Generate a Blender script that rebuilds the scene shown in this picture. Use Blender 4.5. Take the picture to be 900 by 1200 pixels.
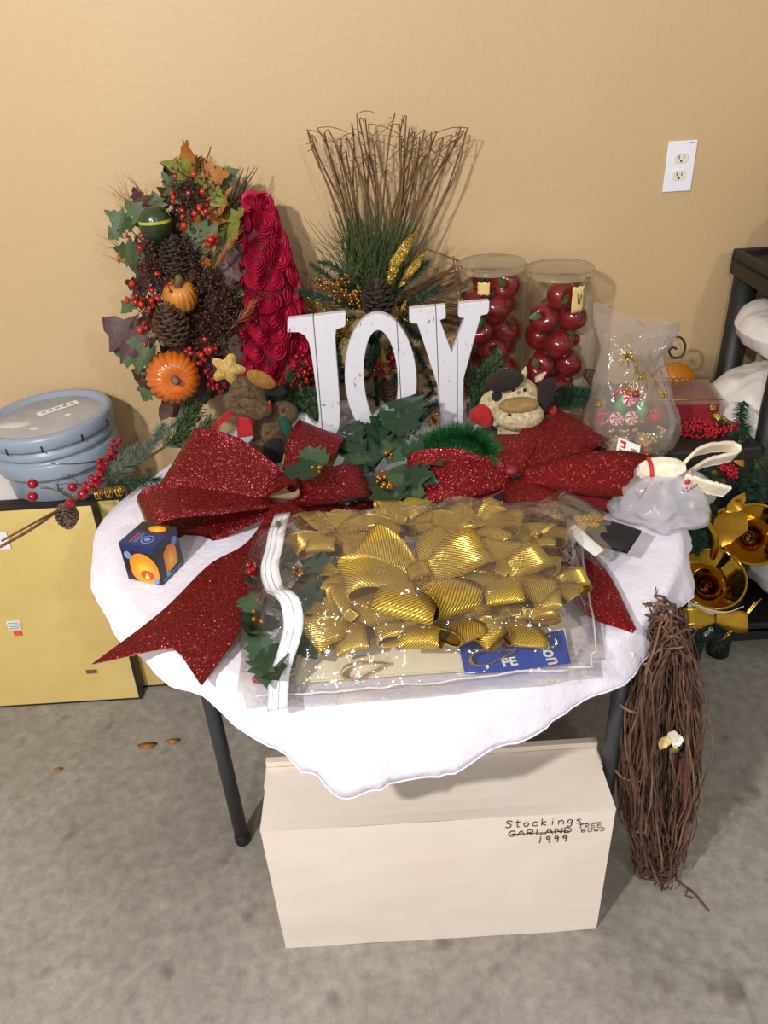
import bpy, bmesh, math, random
from mathutils import Vector, Matrix, noise, Euler

for _o in list(bpy.data.objects):
    bpy.data.objects.remove(_o)
scn = bpy.context.scene
COL = scn.collection
V = Vector
PI = math.pi
rnd = random.Random(7)

# ------------------------------------------------------------------ camera
FPX, PITCH, ROLL, CAMH, CAMD = 900.0, math.radians(31.7), math.atan(90 / 1457.0), 1.6, 2.04
cam = bpy.data.objects.new('camera', bpy.data.cameras.new('camera'))
COL.objects.link(cam)
cam.data.sensor_fit = 'VERTICAL'
cam.data.sensor_height = 32.0
cam.data.lens = 32.0 * FPX / 1200.0
cam.data.clip_start = 0.02
FW = V((0, math.cos(PITCH), -math.sin(PITCH)))
DN = V((0, -math.sin(PITCH), -math.cos(PITCH)))
RT = V((1, 0, 0))
_c, _s = math.cos(ROLL), math.sin(ROLL)
IX = RT * _c + DN * _s          # image right, image down
IY = -RT * _s + DN * _c
cam.matrix_world = Matrix((
    (IX.x, -IY.x, -FW.x, 0), (IX.y, -IY.y, -FW.y, -CAMD), (IX.z, -IY.z, -FW.z, CAMH), (0, 0, 0, 1)))
scn.camera = cam
CAMP = V((0, -CAMD, CAMH))

# ------------------------------------------------------------------ light and exposure
world = bpy.data.worlds.new('garage_air')
scn.world = world
world.use_nodes = True
world.node_tree.nodes['Background'].inputs[0].default_value = (1.0, 0.97, 0.94, 1)
world.node_tree.nodes['Background'].inputs[1].default_value = 0.43


def lamp(name, loc, power, size, col=(1, 0.985, 0.965)):
    d = bpy.data.lights.new(name, 'POINT')
    d.energy = power
    d.shadow_soft_size = size
    d.color = col
    o = bpy.data.objects.new(name, d)
    o.location = loc
    COL.objects.link(o)


lamp('ceiling_bulb_near', (-1.15, -2.65, 2.5), 245, 0.06)
lamp('ceiling_bulb_far', (-0.7, -4.4, 2.6), 150, 0.06)
lamp('ceiling_bulb_side', (1.3, -3.6, 2.6), 75, 0.06)
scn.view_settings.view_transform = 'Standard'
scn.view_settings.look = 'None'
scn.view_settings.gamma = 1.0
scn.view_settings.use_curve_mapping = False
scn.view_settings.exposure = 0.0


# ------------------------------------------------------------------ survey helpers: where a sighted point stands in the room
def sight(px, py):
    return FW * FPX + IX * (px - 450) + IY * (py - 600)


def S(px, py, y):                 # point on the upright plane at distance y from the wall
    r = sight(px, py)
    return CAMP + r * ((y + CAMD) / r.y)


def G(px, py, z):                 # point on the level plane at height z
    r = sight(px, py)
    return CAMP + r * ((z - CAMH) / r.z)


# ------------------------------------------------------------------ materials
def lin(h):
    if not isinstance(h, str):
        return tuple(h) + ((1,) if len(h) == 3 else ())
    h = h.lstrip('#')
    o = []
    for i in (0, 2, 4):
        c = int(h[i:i + 2], 16) / 255
        o.append(c / 12.92 if c <= 0.04045 else ((c + 0.055) / 1.055) ** 2.4)
    return (*o, 1)


class NT:
    def __init__(self, name):
        self.m = bpy.data.materials.new(name)
        self.m.use_nodes = True
        self.t = self.m.node_tree
        self.b = self.t.nodes['Principled BSDF']
        self.out = self.t.nodes['Material Output']

    def n(self, typ, **kw):
        nd = self.t.nodes.new(typ)
        for k, v in kw.items():
            setattr(nd, k, v)
        return nd

    def l(self, a, b):
        self.t.links.new(a, b)

    def coord(self, kind='Object'):
        return self.n('ShaderNodeTexCoord').outputs[kind]

    def noise(self, scale, detail=4, rough=0.6, vec=None):
        nd = self.n('ShaderNodeTexNoise')
        nd.inputs['Scale'].default_value = scale
        nd.inputs['Detail'].default_value = detail
        nd.inputs['Roughness'].default_value = rough
        self.l(vec if vec is not None else self.coord(), nd.inputs['Vector'])
        return nd.outputs['Fac']

    def ramp(self, fac, stops, interp='LINEAR'):
        r = self.n('ShaderNodeValToRGB')
        r.color_ramp.interpolation = interp
        e = r.color_ramp.elements
        while len(e) < len(stops):
            e.new(0.5)
        for el, (p, c) in zip(e, stops):
            el.position = p
            el.color = lin(c)
        self.l(fac, r.inputs[0])
        return r.outputs[0]

    def bump(self, h, strength=0.3, dist=0.002):
        b = self.n('ShaderNodeBump')
        b.inputs['Strength'].default_value = strength
        b.inputs['Distance'].default_value = dist
        self.l(h, b.inputs['Height'])
        self.l(b.outputs[0], self.b.inputs['Normal'])
        return b.outputs[0]

    def set(self, **kw):
        names = dict(col='Base Color', rough='Roughness', metal='Metallic', spec='Specular IOR Level',
                     sheen='Sheen Weight', coat='Coat Weight', coatr='Coat Roughness', alpha='Alpha',
                     trans='Transmission Weight')
        for k, v in kw.items():
            s = self.b.inputs[names[k]]
            if hasattr(v, 'is_linked') or isinstance(v, bpy.types.NodeSocket):
                self.l(v, s)
            elif k == 'col':
                s.default_value = lin(v)
            else:
                s.default_value = v
        return self


def plain(name, col, rough=0.6, metal=0.0, var=0.0, scale=40, bump=0.0, **kw):
    a = NT(name)
    a.set(rough=rough, metal=metal, **kw)
    if var:
        c = lin(col)
        lo = tuple(x * (1 - var) for x in c[:3])
        hi = tuple(min(1, x * (1 + var)) for x in c[:3])
        f = a.noise(scale)
        a.set(col=a.ramp(f, [(0.3, lo), (0.7, hi)]))
        if bump:
            a.bump(f, bump)
    else:
        a.set(col=col)
        if bump:
            a.bump(a.noise(scale), bump)
    return a.m


def glitter(name, base, fleck, scale=420, amount=0.03, metal=0.5, dark=0.45):
    a = NT(name)
    vo = a.n('ShaderNodeTexVoronoi')
    vo.inputs['Scale'].default_value = scale
    a.l(a.coord(), vo.inputs['Vector'])
    sep = a.n('ShaderNodeSeparateColor')
    a.l(vo.outputs['Color'], sep.inputs[0])
    b = lin(base)
    d = tuple(x * dark for x in b[:3])
    c1 = a.ramp(sep.outputs[0], [(0.0, d), (0.8, b[:3]), (1.0, tuple(min(1, x * 1.7) for x in b[:3]))])
    f = a.ramp(sep.outputs[1], [(1 - amount - 0.001, (0, 0, 0)), (1 - amount, (1, 1, 1))], 'CONSTANT')
    mx = a.n('ShaderNodeMix', data_type='RGBA')
    a.l(f, mx.inputs['Factor'])
    a.l(c1, mx.inputs[6])
    mx.inputs[7].default_value = lin(fleck)
    a.set(col=mx.outputs[2], rough=0.32, metal=metal)
    geo = a.n('ShaderNodeNewGeometry')
    sub = a.n('ShaderNodeVectorMath', operation='SUBTRACT')
    a.l(vo.outputs['Color'], sub.inputs[0])
    sub.inputs[1].default_value = (0.5, 0.5, 0.5)
    sc = a.n('ShaderNodeVectorMath', operation='SCALE')
    a.l(sub.outputs[0], sc.inputs[0])
    sc.inputs['Scale'].default_value = 1.1
    ad = a.n('ShaderNodeVectorMath', operation='ADD')
    a.l(geo.outputs['Normal'], ad.inputs[0])
    a.l(sc.outputs[0], ad.inputs[1])
    nm = a.n('ShaderNodeVectorMath', operation='NORMALIZE')
    a.l(ad.outputs[0], nm.inputs[0])
    a.l(nm.outputs[0], a.b.inputs['Normal'])
    return a.m


def film(name, tint=(1, 1, 1), haze=0.06, haze_col='#ffffff', gloss=0.06, bscale=60, bstr=0.5, bdist=0.004, fres=1.35, gain=1.0, cap=0.45):
    """thin clear plastic: mostly see-through, fresnel gloss, a little milky scatter"""
    a = NT(name)
    a.t.nodes.remove(a.b)
    tr = a.n('ShaderNodeBsdfTransparent')
    tr.inputs[0].default_value = (*tint, 1)
    gl = a.n('ShaderNodeBsdfGlossy')
    gl.inputs['Roughness'].default_value = gloss
    df = a.n('ShaderNodeBsdfDiffuse')
    df.inputs[0].default_value = lin(haze_col)
    tl = a.n('ShaderNodeBsdfTranslucent')
    tl.inputs[0].default_value = lin(haze_col)
    dd = a.n('ShaderNodeMixShader')
    dd.inputs[0].default_value = 0.5
    a.l(df.outputs[0], dd.inputs[1])
    a.l(tl.outputs[0], dd.inputs[2])
    m1 = a.n('ShaderNodeMixShader')
    m1.inputs[0].default_value = haze
    a.l(tr.outputs[0], m1.inputs[1])
    a.l(dd.outputs[0], m1.inputs[2])
    fr = a.n('ShaderNodeFresnel')
    fr.inputs[0].default_value = fres
    mu = a.n('ShaderNodeMath', operation='MULTIPLY')
    mu.inputs[1].default_value = gain
    mu.use_clamp = True
    a.l(fr.outputs[0], mu.inputs[0])
    bp = a.n('ShaderNodeBump')
    bp.inputs['Strength'].default_value = bstr
    bp.inputs['Distance'].default_value = bdist
    a.l(a.noise(bscale, 3, 0.55), bp.inputs['Height'])
    a.l(bp.outputs[0], gl.inputs['Normal'])
    mn = a.n('ShaderNodeMath', operation='MINIMUM')
    mn.inputs[1].default_value = cap
    a.l(mu.outputs[0], mn.inputs[0])
    m2 = a.n('ShaderNodeMixShader')
    a.l(mn.outputs[0], m2.inputs[0])
    a.l(m1.outputs[0], m2.inputs[1])
    a.l(gl.outputs[0], m2.inputs[2])
    a.l(m2.outputs[0], a.out.inputs['Surface'])
    return a.m


M = {}


def make_materials():
    # wall paint with orange-peel texture
    a = NT('tan_wall_paint')
    a.set(col=a.ramp(a.noise(1.3, 3), [(0.3, '#bfa177'), (0.7, '#c4a67c')]), rough=0.55)
    h = a.noise(85, 3, 0.5)
    a.bump(h, 0.22, 0.004)
    M['wall'] = a.m
    # stained concrete
    a = NT('grey_concrete')
    co = a.coord()
    big = a.noise(2.1, 6, 0.62, co)
    c1 = a.ramp(big, [(0.25, '#8d857a'), (0.5, '#a59d92'), (0.75, '#b3aca2')])
    fine = a.noise(38, 6, 0.7, co)
    c2 = a.ramp(fine, [(0.3, '#8e8e8e'), (0.5, '#c9c9c9'), (0.75, '#ffffff')])
    mx = a.n('ShaderNodeMix', data_type='RGBA', blend_type='MULTIPLY')
    mx.inputs['Factor'].default_value = 0.6
    a.l(c1, mx.inputs[6])
    a.l(c2, mx.inputs[7])
    st = a.noise(9, 2, 0.5, co)
    s2 = a.ramp(st, [(0.66, '#ffffff'), (0.74, '#948a7e')])
    m2 = a.n('ShaderNodeMix', data_type='RGBA', blend_type='MULTIPLY')
    m2.inputs['Factor'].default_value = 0.55
    a.l(mx.outputs[2], m2.inputs[6])
    a.l(s2, m2.inputs[7])
    # hairline crack
    vo = a.n('ShaderNodeTexVoronoi', feature='DISTANCE_TO_EDGE')
    vo.inputs['Scale'].default_value = 0.4
    wob = a.n('ShaderNodeMix', data_type='VECTOR')
    wob.inputs['Factor'].default_value = 0.06
    nz = a.n('ShaderNodeTexNoise')
    nz.inputs['Scale'].default_value = 6
    a.l(co, nz.inputs['Vector'])
    a.l(co, wob.inputs[4])
    a.l(nz.outputs['Color'], wob.inputs[5])
    a.l(wob.outputs[1], vo.inputs['Vector'])
    cr = a.ramp(vo.outputs['Distance'], [(0.0, '#6b6259'), (0.002, '#ffffff')])
    m3 = a.n('ShaderNodeMix', data_type='RGBA', blend_type='MULTIPLY')
    m3.inputs['Factor'].default_value = 0.22
    a.l(m2.outputs[2], m3.inputs[6])
    a.l(cr, m3.inputs[7])
    a.set(col=m3.outputs[2], rough=0.62)
    a.bump(fine, 0.12, 0.003)
    M['concrete'] = a.m

    a = NT('white_cotton_cloth')
    wv = a.noise(900, 2)
    a.set(col='#e7e1ec', rough=0.85)
    cr = a.noise(14, 5, 0.6)
    a.bump(cr, 0.5, 0.012)
    M['cloth'] = a.m

    a = NT('white_distressed_wood')
    co = a.coord()
    mp = a.n('ShaderNodeMapping')
    mp.inputs['Scale'].default_value = (1.0, 1.0, 0.28)
    a.l(co, mp.inputs[0])
    sp = a.noise(170, 5, 0.75, mp.outputs[0])
    mask = a.noise(24, 3, 0.6, co)
    mm = a.n('ShaderNodeMath', operation='MULTIPLY')
    a.l(sp, mm.inputs[0])
    a.l(mask, mm.inputs[1])
    a.set(col=a.ramp(mm.outputs[0], [(0.0, '#d9d5dc'), (0.335, '#d4d0d6'), (0.385, '#6b6563')]), rough=0.6)
    a.bump(sp, 0.25, 0.002)
    M['whitewood'] = a.m
    M['darkwood'] = plain('dark_seam_wood', '#3a332e', 0.8)

    M['redglit'] = glitter('red_glitter_fabric', '#8c0c16', '#ffb8a8', 520, 0.02)
    M['redglit2'] = glitter('deep_red_glitter_fabric', '#7d0f16', '#ff9a86', 560, 0.012, dark=0.4)
    M['tanback'] = plain('tan_ribbon_backing', '#a3875f', 0.8, var=0.05)
    M['redback'] = plain('red_ribbon_backing', '#7a1420', 0.5)
    M['goldglit'] = glitter('gold_glitter', '#c9a544', '#fff2b0', 480, 0.08, metal=0.8, dark=0.35)
    M['goldleaf'] = glitter('gold_glitter_leaf', '#a8862e', '#fff0a0', 70, 0.12, metal=0.8, dark=0.3)
    M['redbead'] = plain('red_glass_bead', '#a8101f', 0.2)
    M['redberry'] = plain('red_gloss_berry', '#8f0d18', 0.18)
    M['scarlet'] = plain('scarlet_berry', '#b02a1c', 0.22, var=0.3, scale=30)
    M['brownberry'] = plain('brown_seed_berry', '#4a1f18', 0.4, var=0.4, scale=60)
    M['goldberry'] = plain('gold_berry', '#b07a2c', 0.25, 0.75)
    M['goldbead'] = plain('pearl_gold_bead', '#c9a876', 0.22, 0.55)
    M['pineneedle'] = plain('pine_needle_green', '#22402c', 0.6, var=0.4, scale=50)
    M['pinelong'] = plain('long_needle_green', '#4a5a30', 0.6, var=0.45, scale=35)
    M['cedar'] = plain('cedar_green', '#3c5430', 0.65, var=0.4, scale=50)
    M['frost'] = plain('frosted_needle', '#5f6b5a', 0.6, var=0.5, scale=60)
    M['garlandgreen'] = plain('tinsel_garland_green', '#21602e', 0.5, var=0.5, scale=60)
    M['holly'] = plain('holly_leaf_green', '#17321f', 0.35, var=0.35, scale=25)
    M['holly2'] = plain('holly_leaf_grey_green', '#354c31', 0.4, var=0.3, scale=25)
    M['leafgreen'] = plain('oak_leaf_green', '#4a5a36', 0.6, var=0.4, scale=22)
    M['leafolive'] = plain('olive_leaf', '#77762e', 0.6, var=0.4, scale=20)
    M['leafpurple'] = plain('plum_leaf', '#4f3535', 0.6, var=0.4, scale=22)
    M['leaforange'] = plain('orange_leaf', '#9a5e20', 0.6, var=0.4, scale=22)
    M['leafbrown'] = plain('brown_leaf', '#4b2f22', 0.7, var=0.4, scale=22)
    M['twig'] = plain('brown_twig', '#6b4a2c', 0.8, var=0.4, scale=60)
    M['twigdark'] = plain('dark_twig', '#3c2a1c', 0.8, var=0.4, scale=60)
    M['vine'] = plain('grapevine_bark', '#5c3f30', 0.85, var=0.5, scale=45)
    M['vine2'] = plain('grapevine_pale_bark', '#7a5c45', 0.85, var=0.4, scale=45)
    M['raffia'] = plain('dry_corn_husk', '#7a4a40', 0.7, var=0.4, scale=25)
    M['grass'] = plain('rust_grass_plume', '#b07a4c', 0.7, var=0.3, scale=30)
    M['cone'] = plain('pinecone_brown', '#4f3526', 0.75, var=0.5, scale=40)
    M['conedark'] = plain('dark_pinecone', '#33251d', 0.75, var=0.5, scale=40)
    M['conefrost'] = plain('frosted_pinecone', '#6b5748', 0.75, var=0.7, scale=70)

    a = NT('orange_pumpkin_skin')
    a.set(col=a.ramp(a.noise(26, 4), [(0.3, '#b4500c'), (0.7, '#cf6e18')]), rough=0.25, coat=0.4)
    M['pumpkin'] = a.m
    a = NT('orange_gourd_skin')
    a.set(col=a.ramp(a.noise(22, 4), [(0.3, '#a85f22'), (0.7, '#cf8c3c')]), rough=0.4)
    M['gourd'] = a.m
    a = NT('green_gourd_skin')
    co = a.coord('Generated')
    sx = a.n('ShaderNodeSeparateXYZ')
    a.l(co, sx.inputs[0])
    a.set(col=a.ramp(sx.outputs['Z'], [(0.0, '#26331a'), (0.555, '#26331a'), (0.57, '#a7a636'), (0.63, '#a7a636'), (0.645, '#2b391c')]), rough=0.3, coat=0.3)
    M['greengourd'] = a.m
    M['stemgrey'] = plain('dry_stem', '#6a5a44', 0.8, var=0.3)

    M['rosewood'] = plain('crimson_wood_curl', '#b01138', 0.6, var=0.3, scale=18)
    M['rosecore'] = plain('dark_crimson_cone', '#5a0a18', 0.8)
    a = NT('red_apple_gloss')
    a.set(col=a.ramp(a.noise(30, 2), [(0.35, '#5e040b'), (0.7, '#860913')]), rough=0.14, coat=0.6)
    M['apple'] = a.m
    M['appleleaf'] = plain('apple_leaf_green', '#3c5a2a', 0.5, var=0.3)

    M['clear'] = film('clear_pvc_tube', haze=0.018, haze_col='#e8dcc8', gloss=0.05, bscale=8, bstr=0.15, fres=1.25, gain=0.9, cap=0.25)
    M['bagfilm'] = film('clear_vinyl_bag', haze=0.05, haze_col='#f2ece8', gloss=0.07, bscale=24, bstr=0.8, bdist=0.006, fres=1.4, gain=1.3)
    M['bagfilm2'] = film('cloudy_poly_bag', haze=0.30, haze_col='#d6c8bc', gloss=0.12, bscale=26, bstr=0.6, bdist=0.006, fres=1.38, cap=0.3)
    M['bagfilm3'] = film('small_zip_bag_film', haze=0.05, haze_col='#dcd6d4', gloss=0.10, bscale=40, bstr=0.5, bdist=0.004, fres=1.38, cap=0.3)
    M['grocery'] = film('white_grocery_film', haze=0.72, haze_col='#e4e2e8', gloss=0.22, bscale=24, bstr=0.8, bdist=0.008, fres=1.3, gain=0.8, cap=0.3)
    M['handle'] = plain('cream_plastic_knot', '#e9dcc4', 0.5, var=0.08, scale=40, bump=0.4)
    M['seam'] = plain('clear_seam', '#e8e4e2', 0.15, alpha=0.45)

    a = NT('ribbed_gold_lame')
    uv = a.coord('UV')
    wv = a.n('ShaderNodeTexWave', wave_type='BANDS', bands_direction='DIAGONAL')
    wv.inputs['Scale'].default_value = 8.5
    wv.inputs['Distortion'].default_value = 0.5
    a.l(uv, wv.inputs['Vector'])
    a.set(col=a.ramp(wv.outputs['Fac'], [(0.0, '#a57a1c'), (1.0, '#f2d266')]), rough=0.24, metal=0.65)
    a.bump(wv.outputs['Fac'], 0.7, 0.0016)
    M['goldlame'] = a.m
    M['goldback'] = plain('dull_gold_underside', '#b8892c', 0.4, 0.5, var=0.1)
    M['goldmetal'] = plain('polished_gold', '#b9912e', 0.08, 1.0)
    M['goldfoil'] = plain('gold_foil_ribbon', '#c79a35', 0.3, 0.85, var=0.15)
    M['cream'] = plain('cream_felt', '#d8cbae', 0.9, var=0.05, bump=0.1)
    M['blue'] = plain('blue_print', '#1f3f9c', 0.45)
    M['whitebase'] = plain('white_plastic', '#e4e2e4', 0.4)
    M['zipper'] = plain('white_zip_tape', '#dcdade', 0.7, var=0.06, scale=300, bump=0.3)
    M['chrome'] = plain('zip_metal', '#9c9890', 0.25, 0.9)
    M['paper'] = plain('white_paper', '#e4dfd8', 0.7)
    M['ink'] = plain('black_ink', '#15120f', 0.6)
    M['redink'] = plain('red_ink', '#c0202a', 0.5)
    a = NT('cream_box_card')
    a.set(col=a.ramp(a.noise(5, 4), [(0.3, '#e3d4c5'), (0.7, '#e9dcd0')]), rough=0.55)
    a.bump(a.noise(9, 3), 0.15, 0.006)
    M['boxcard'] = a.m
    M['boxlid'] = plain('cream_box_lid', '#e2d2bf', 0.55, var=0.02)
    a = NT('yellow_kraft_backing')
    a.set(col=a.ramp(a.noise(4, 5), [(0.3, '#cdb068'), (0.7, '#dabf78')]), rough=0.5)
    a.bump(a.noise(6, 4), 0.3, 0.012)
    M['kraft'] = a.m
    M['blackwood'] = plain('black_frame', '#1c1712', 0.5)
    M['orangetag'] = plain('orange_price_dot', '#e2502a', 0.6)
    M['bucket'] = plain('grey_blue_plastic', '#8c96a6', 0.35, var=0.04, scale=8)
    a = NT('dusty_lid_plastic')
    a.set(col=a.ramp(a.noise(14, 4), [(0.35, '#9d9c9f'), (0.75, '#b7b3ae')]), rough=0.3)
    M['lid'] = a.m
    M['plaster'] = plain('plaster_residue', '#c9c5bd', 0.9, var=0.1)
    M['blackplastic'] = plain('black_shelf_plastic', '#191715', 0.5, var=0.2, scale=60)
    M['pillow'] = plain('white_pillow_cotton', '#dcd4cc', 0.85, var=0.04, scale=8, bump=0.2)
    M['steel'] = plain('grey_steel_tube', '#3e3f44', 0.4, 0.3)
    M['tabletop'] = plain('tan_table_board', '#8a7a66', 0.6, var=0.1)
    M['outlet'] = plain('outlet_plate', '#e6e3ea', 0.35)
    M['receptacle'] = plain('outlet_ivory', '#dcd6c4', 0.35)
    M['slot'] = plain('outlet_slot', '#191512', 0.7)

    def plush(name, c1, c2, sc=90):
        a = NT(name)
        f = a.noise(sc, 6, 0.8)
        a.set(col=a.ramp(f, [(0.35, c1), (0.65, c2)]), rough=0.85, sheen=0.04)
        a.bump(f, 0.9, 0.006)
        return a.m
    M['cowfur'] = plush('cream_panne_velvet', '#9c8255', '#eddcb4')
    M['cowtan'] = plush('tan_panne_velvet', '#8a6838', '#b58f56')
    M['cowbrown'] = plush('dark_brown_velvet', '#110806', '#2a1510')
    M['moosefur'] = plush('bronze_brown_plush', '#22170d', '#7d6238')
    M['earfelt'] = plush('amber_plush', '#7a5018', '#b07c33')
    M['starplush'] = plush('gold_panne_velvet', '#a57b2a', '#e8c774', 120)
    M['black'] = plush('black_plush', '#07070a', '#15151a')
    M['redplush'] = plush('red_felt', '#8f1218', '#c41f26', 60)
    M['greenfelt'] = plush('green_satin', '#0a3628', '#145a40', 30)
    M['eye'] = plain('black_eye_bead', '#090706', 0.1)
    M['navy'] = plain('navy_print', '#1a2a60', 0.3)
    M['darkprint'] = plain('dark_brown_print', '#231913', 0.3)
    a = NT('candle_glow_print')
    co = a.coord('UV')
    gr = a.n('ShaderNodeTexGradient', gradient_type='SPHERICAL')
    mp = a.n('ShaderNodeMapping')
    mp.inputs['Location'].default_value = (-0.5, -0.4, 0)
    a.l(co, mp.inputs[0])
    a.l(mp.outputs[0], gr.inputs[0])
    a.set(col=a.ramp(gr.outputs[0], [(0.35, '#d9772a'), (0.7, '#f59a1c'), (0.95, '#ffc83a')]), rough=0.3)
    M['candle'] = a.m
    M['flame'] = plain('flame_print', '#c93c12', 0.3)
    M['flame2'] = plain('flame_core_print', '#ffd84a', 0.3)
    M['seal'] = plain('blue_seal_print', '#6f8fc4', 0.3)
    M['velvetblack'] = plain('black_velvet_pouch', '#121214', 0.7, var=0.3)
    M['mosaicorange'] = plain('amber_mosaic_glass', '#c27414', 0.25, var=0.3, scale=30)
    M['mosaicgrout'] = plain('dark_mosaic_grout', '#4a2810', 0.8)
    M['iron'] = plain('rust_brown_wire', '#4f3c2a', 0.5, 0.5)
    M['peprred'] = plain('peppermint_red', '#c02a34', 0.25)
    M['peprwhite'] = plain('peppermint_white', '#ece4dc', 0.3)
    M['peprgreen'] = plain('mint_green', '#5a9a6a', 0.4)
    M['pinkring'] = plain('pink_ring', '#c03a5c', 0.3)
    M['goldstar'] = plain('gold_star_foil', '#cfae3e', 0.22, 0.95)
    M['wine'] = plain('wine_red_card', '#8c2630', 0.35, var=0.1)
    M['beigeglass'] = plain('beige_ceramic', '#a8977c', 0.45, var=0.12)
    M['tape'] = plain('masking_tape', '#d8bf7a', 0.7, var=0.06)
    M['silver'] = plain('silver_brown_stick', '#6a4a3e', 0.6, var=0.4)
    M['bluecap'] = plain('blue_cap', '#23329a', 0.3)


make_materials()


# ------------------------------------------------------------------ mesh building
class MB:
    def __init__(self):
        self.v, self.f, self.mi, self.uv = [], [], [], {}
        self.m = 0

    def add(self, vs, fs, uvs=None):
        b = len(self.v)
        self.v += [tuple(p) for p in vs]
        for f in fs:
            self.f.append(tuple(i + b for i in f))
            self.mi.append(self.m)
        if uvs:
            for i, u in enumerate(uvs):
                self.uv[b + i] = u
        return b

    def box(self, c, s, rot=None):
        hx, hy, hz = s[0] / 2, s[1] / 2, s[2] / 2
        p = [V((x, y, z)) for x in (-hx, hx) for y in (-hy, hy) for z in (-hz, hz)]
        if rot is not None:
            p = [rot @ q for q in p]
        p = [q + V(c) for q in p]
        self.add(p, [(0, 1, 3, 2), (4, 6, 7, 5), (0, 4, 5, 1), (2, 3, 7, 6), (0, 2, 6, 4), (1, 5, 7, 3)])

    def tube(self, path, r, seg=6, cap=True, closed=False):
        path = [V(p) for p in path]
        n = len(path)
        rr = r if isinstance(r, (list, tuple)) else [r] * n
        vs = []
        up = None
        for i, p in enumerate(path):
            if closed:
                t = path[(i + 1) % n] - path[i - 1]
            else:
                t = path[min(i + 1, n - 1)] - path[max(i - 1, 0)]
            if t.length < 1e-9:
                t = V((0, 0, 1))
            t.normalize()
            if up is None:
                up = t.orthogonal().normalized()
            else:
                up = up - t * up.dot(t)
                if up.length < 1e-6:
                    up = t.orthogonal()
                up.normalize()
            w = t.cross(up)
            for k in range(seg):
                a = 2 * PI * k / seg
                vs.append(p + (up * math.cos(a) + w * math.sin(a)) * rr[i])
        fs = []
        for i in range(n if closed else n - 1):
            j = (i + 1) % n
            for k in range(seg):
                k2 = (k + 1) % seg
                fs.append((i * seg + k, i * seg + k2, j * seg + k2, j * seg + k))
        if cap and not closed:
            fs.append(tuple(reversed(range(seg))))
            fs.append(tuple((n - 1) * seg + k for k in range(seg)))
        self.add(vs, fs)

    def lathe(self, prof, c=(0, 0, 0), seg=24, rot=None, mod=None):
        """prof: (radius, height) list; mod(angle, i) scales the radius"""
        vs = []
        for i, (r, h) in enumerate(prof):
            for k in range(seg):
                a = 2 * PI * k / seg
                q = r * (mod(a, i) if mod else 1)
                p = V((q * math.cos(a), q * math.sin(a), h))
                if rot is not None:
                    p = rot @ p
                vs.append(p + V(c))
        fs = []
        for i in range(len(prof) - 1):
            for k in range(seg):
                k2 = (k + 1) % seg
                fs.append((i * seg + k, i * seg + k2, (i + 1) * seg + k2, (i + 1) * seg + k))
        self.add(vs, fs)

    def sphere(self, c, r, seg=10, rings=7, rot=None):
        if not isinstance(r, (tuple, list)):
            r = (r, r, r)
        vs = [V((0, 0, 1))]
        for i in range(1, rings):
            t = PI * i / rings
            for k in range(seg):
                a = 2 * PI * k / seg
                vs.append(V((math.sin(t) * math.cos(a), math.sin(t) * math.sin(a), math.cos(t))))
        vs.append(V((0, 0, -1)))
        fs = []
        for k in range(seg):
            fs.append((0, 1 + k, 1 + (k + 1) % seg))
        for i in range(rings - 2):
            for k in range(seg):
                a, b = 1 + i * seg + k, 1 + i * seg + (k + 1) % seg
                fs.append((a, a + seg, b + seg, b))
        e = len(vs) - 1
        b0 = 1 + (rings - 2) * seg
        for k in range(seg):
            fs.append((e, b0 + (k + 1) % seg, b0 + k))
        out = []
        for p in vs:
            q = V((p.x * r[0], p.y * r[1], p.z * r[2]))
            if rot is not None:
                q = rot @ q
            out.append(q + V(c))
        self.add(out, fs)

    def ribbon(self, pts, half, th=0.0012, m0=0, m1=1, cols=4, fork=0.0, vlen=None):
        """a band with thickness: pts centre line, half = half-width vectors; front material m0, back m1"""
        n = len(pts)
        pts = [V(p) for p in pts]
        half = [V(h) for h in half]
        W = half[n // 2].length * 2
        fr, bk, uv = [], [], []
        acc = 0
        for i in range(n):
            t = pts[min(i + 1, n - 1)] - pts[max(i - 1, 0)]
            if t.length < 1e-9:
                t = V((1, 0, 0))
            t.normalize()
            if i:
                acc += (pts[i] - pts[i - 1]).length
            nn = t.cross(half[i])
            if nn.length < 1e-9:
                nn = V((0, 0, 1))
            nn.normalize()
            for j in range(cols + 1):
                s = -1 + 2 * j / cols
                p = pts[i] + half[i] * s
                if fork and i == n - 1:
                    p = p + t * fork * (abs(s) - 0.5)
                fr.append(p + nn * th / 2)
                bk.append(p - nn * th / 2)
                uv.append((s * 0.5 + 0.5, acc / max(W, 1e-6)))
        c = cols + 1
        fs0, fs1 = [], []
        for i in range(n - 1):
            for j in range(cols):
                a, b, d, e = i * c + j, i * c + j + 1, (i + 1) * c + j + 1, (i + 1) * c + j
                fs0.append((a, e, d, b))
                fs1.append((a, b, d, e))
        o = self.m
        self.m = m0
        b0 = self.add(fr, fs0, uv)
        self.m = m1
        b1 = self.add(bk, fs1, uv)
        self.m = m0
        rim = []
        for i in range(n - 1):
            for j in (0, cols):
                rim.append((b0 + i * c + j, b0 + (i + 1) * c + j, b1 + (i + 1) * c + j, b1 + i * c + j))
        for j in range(cols):
            for i in (0, n - 1):
                rim.append((b0 + i * c + j, b0 + i * c + j + 1, b1 + i * c + j + 1, b1 + i * c + j))
        for f in rim:
            self.f.append(f)
            self.mi.append(m0)
        self.m = o

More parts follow.
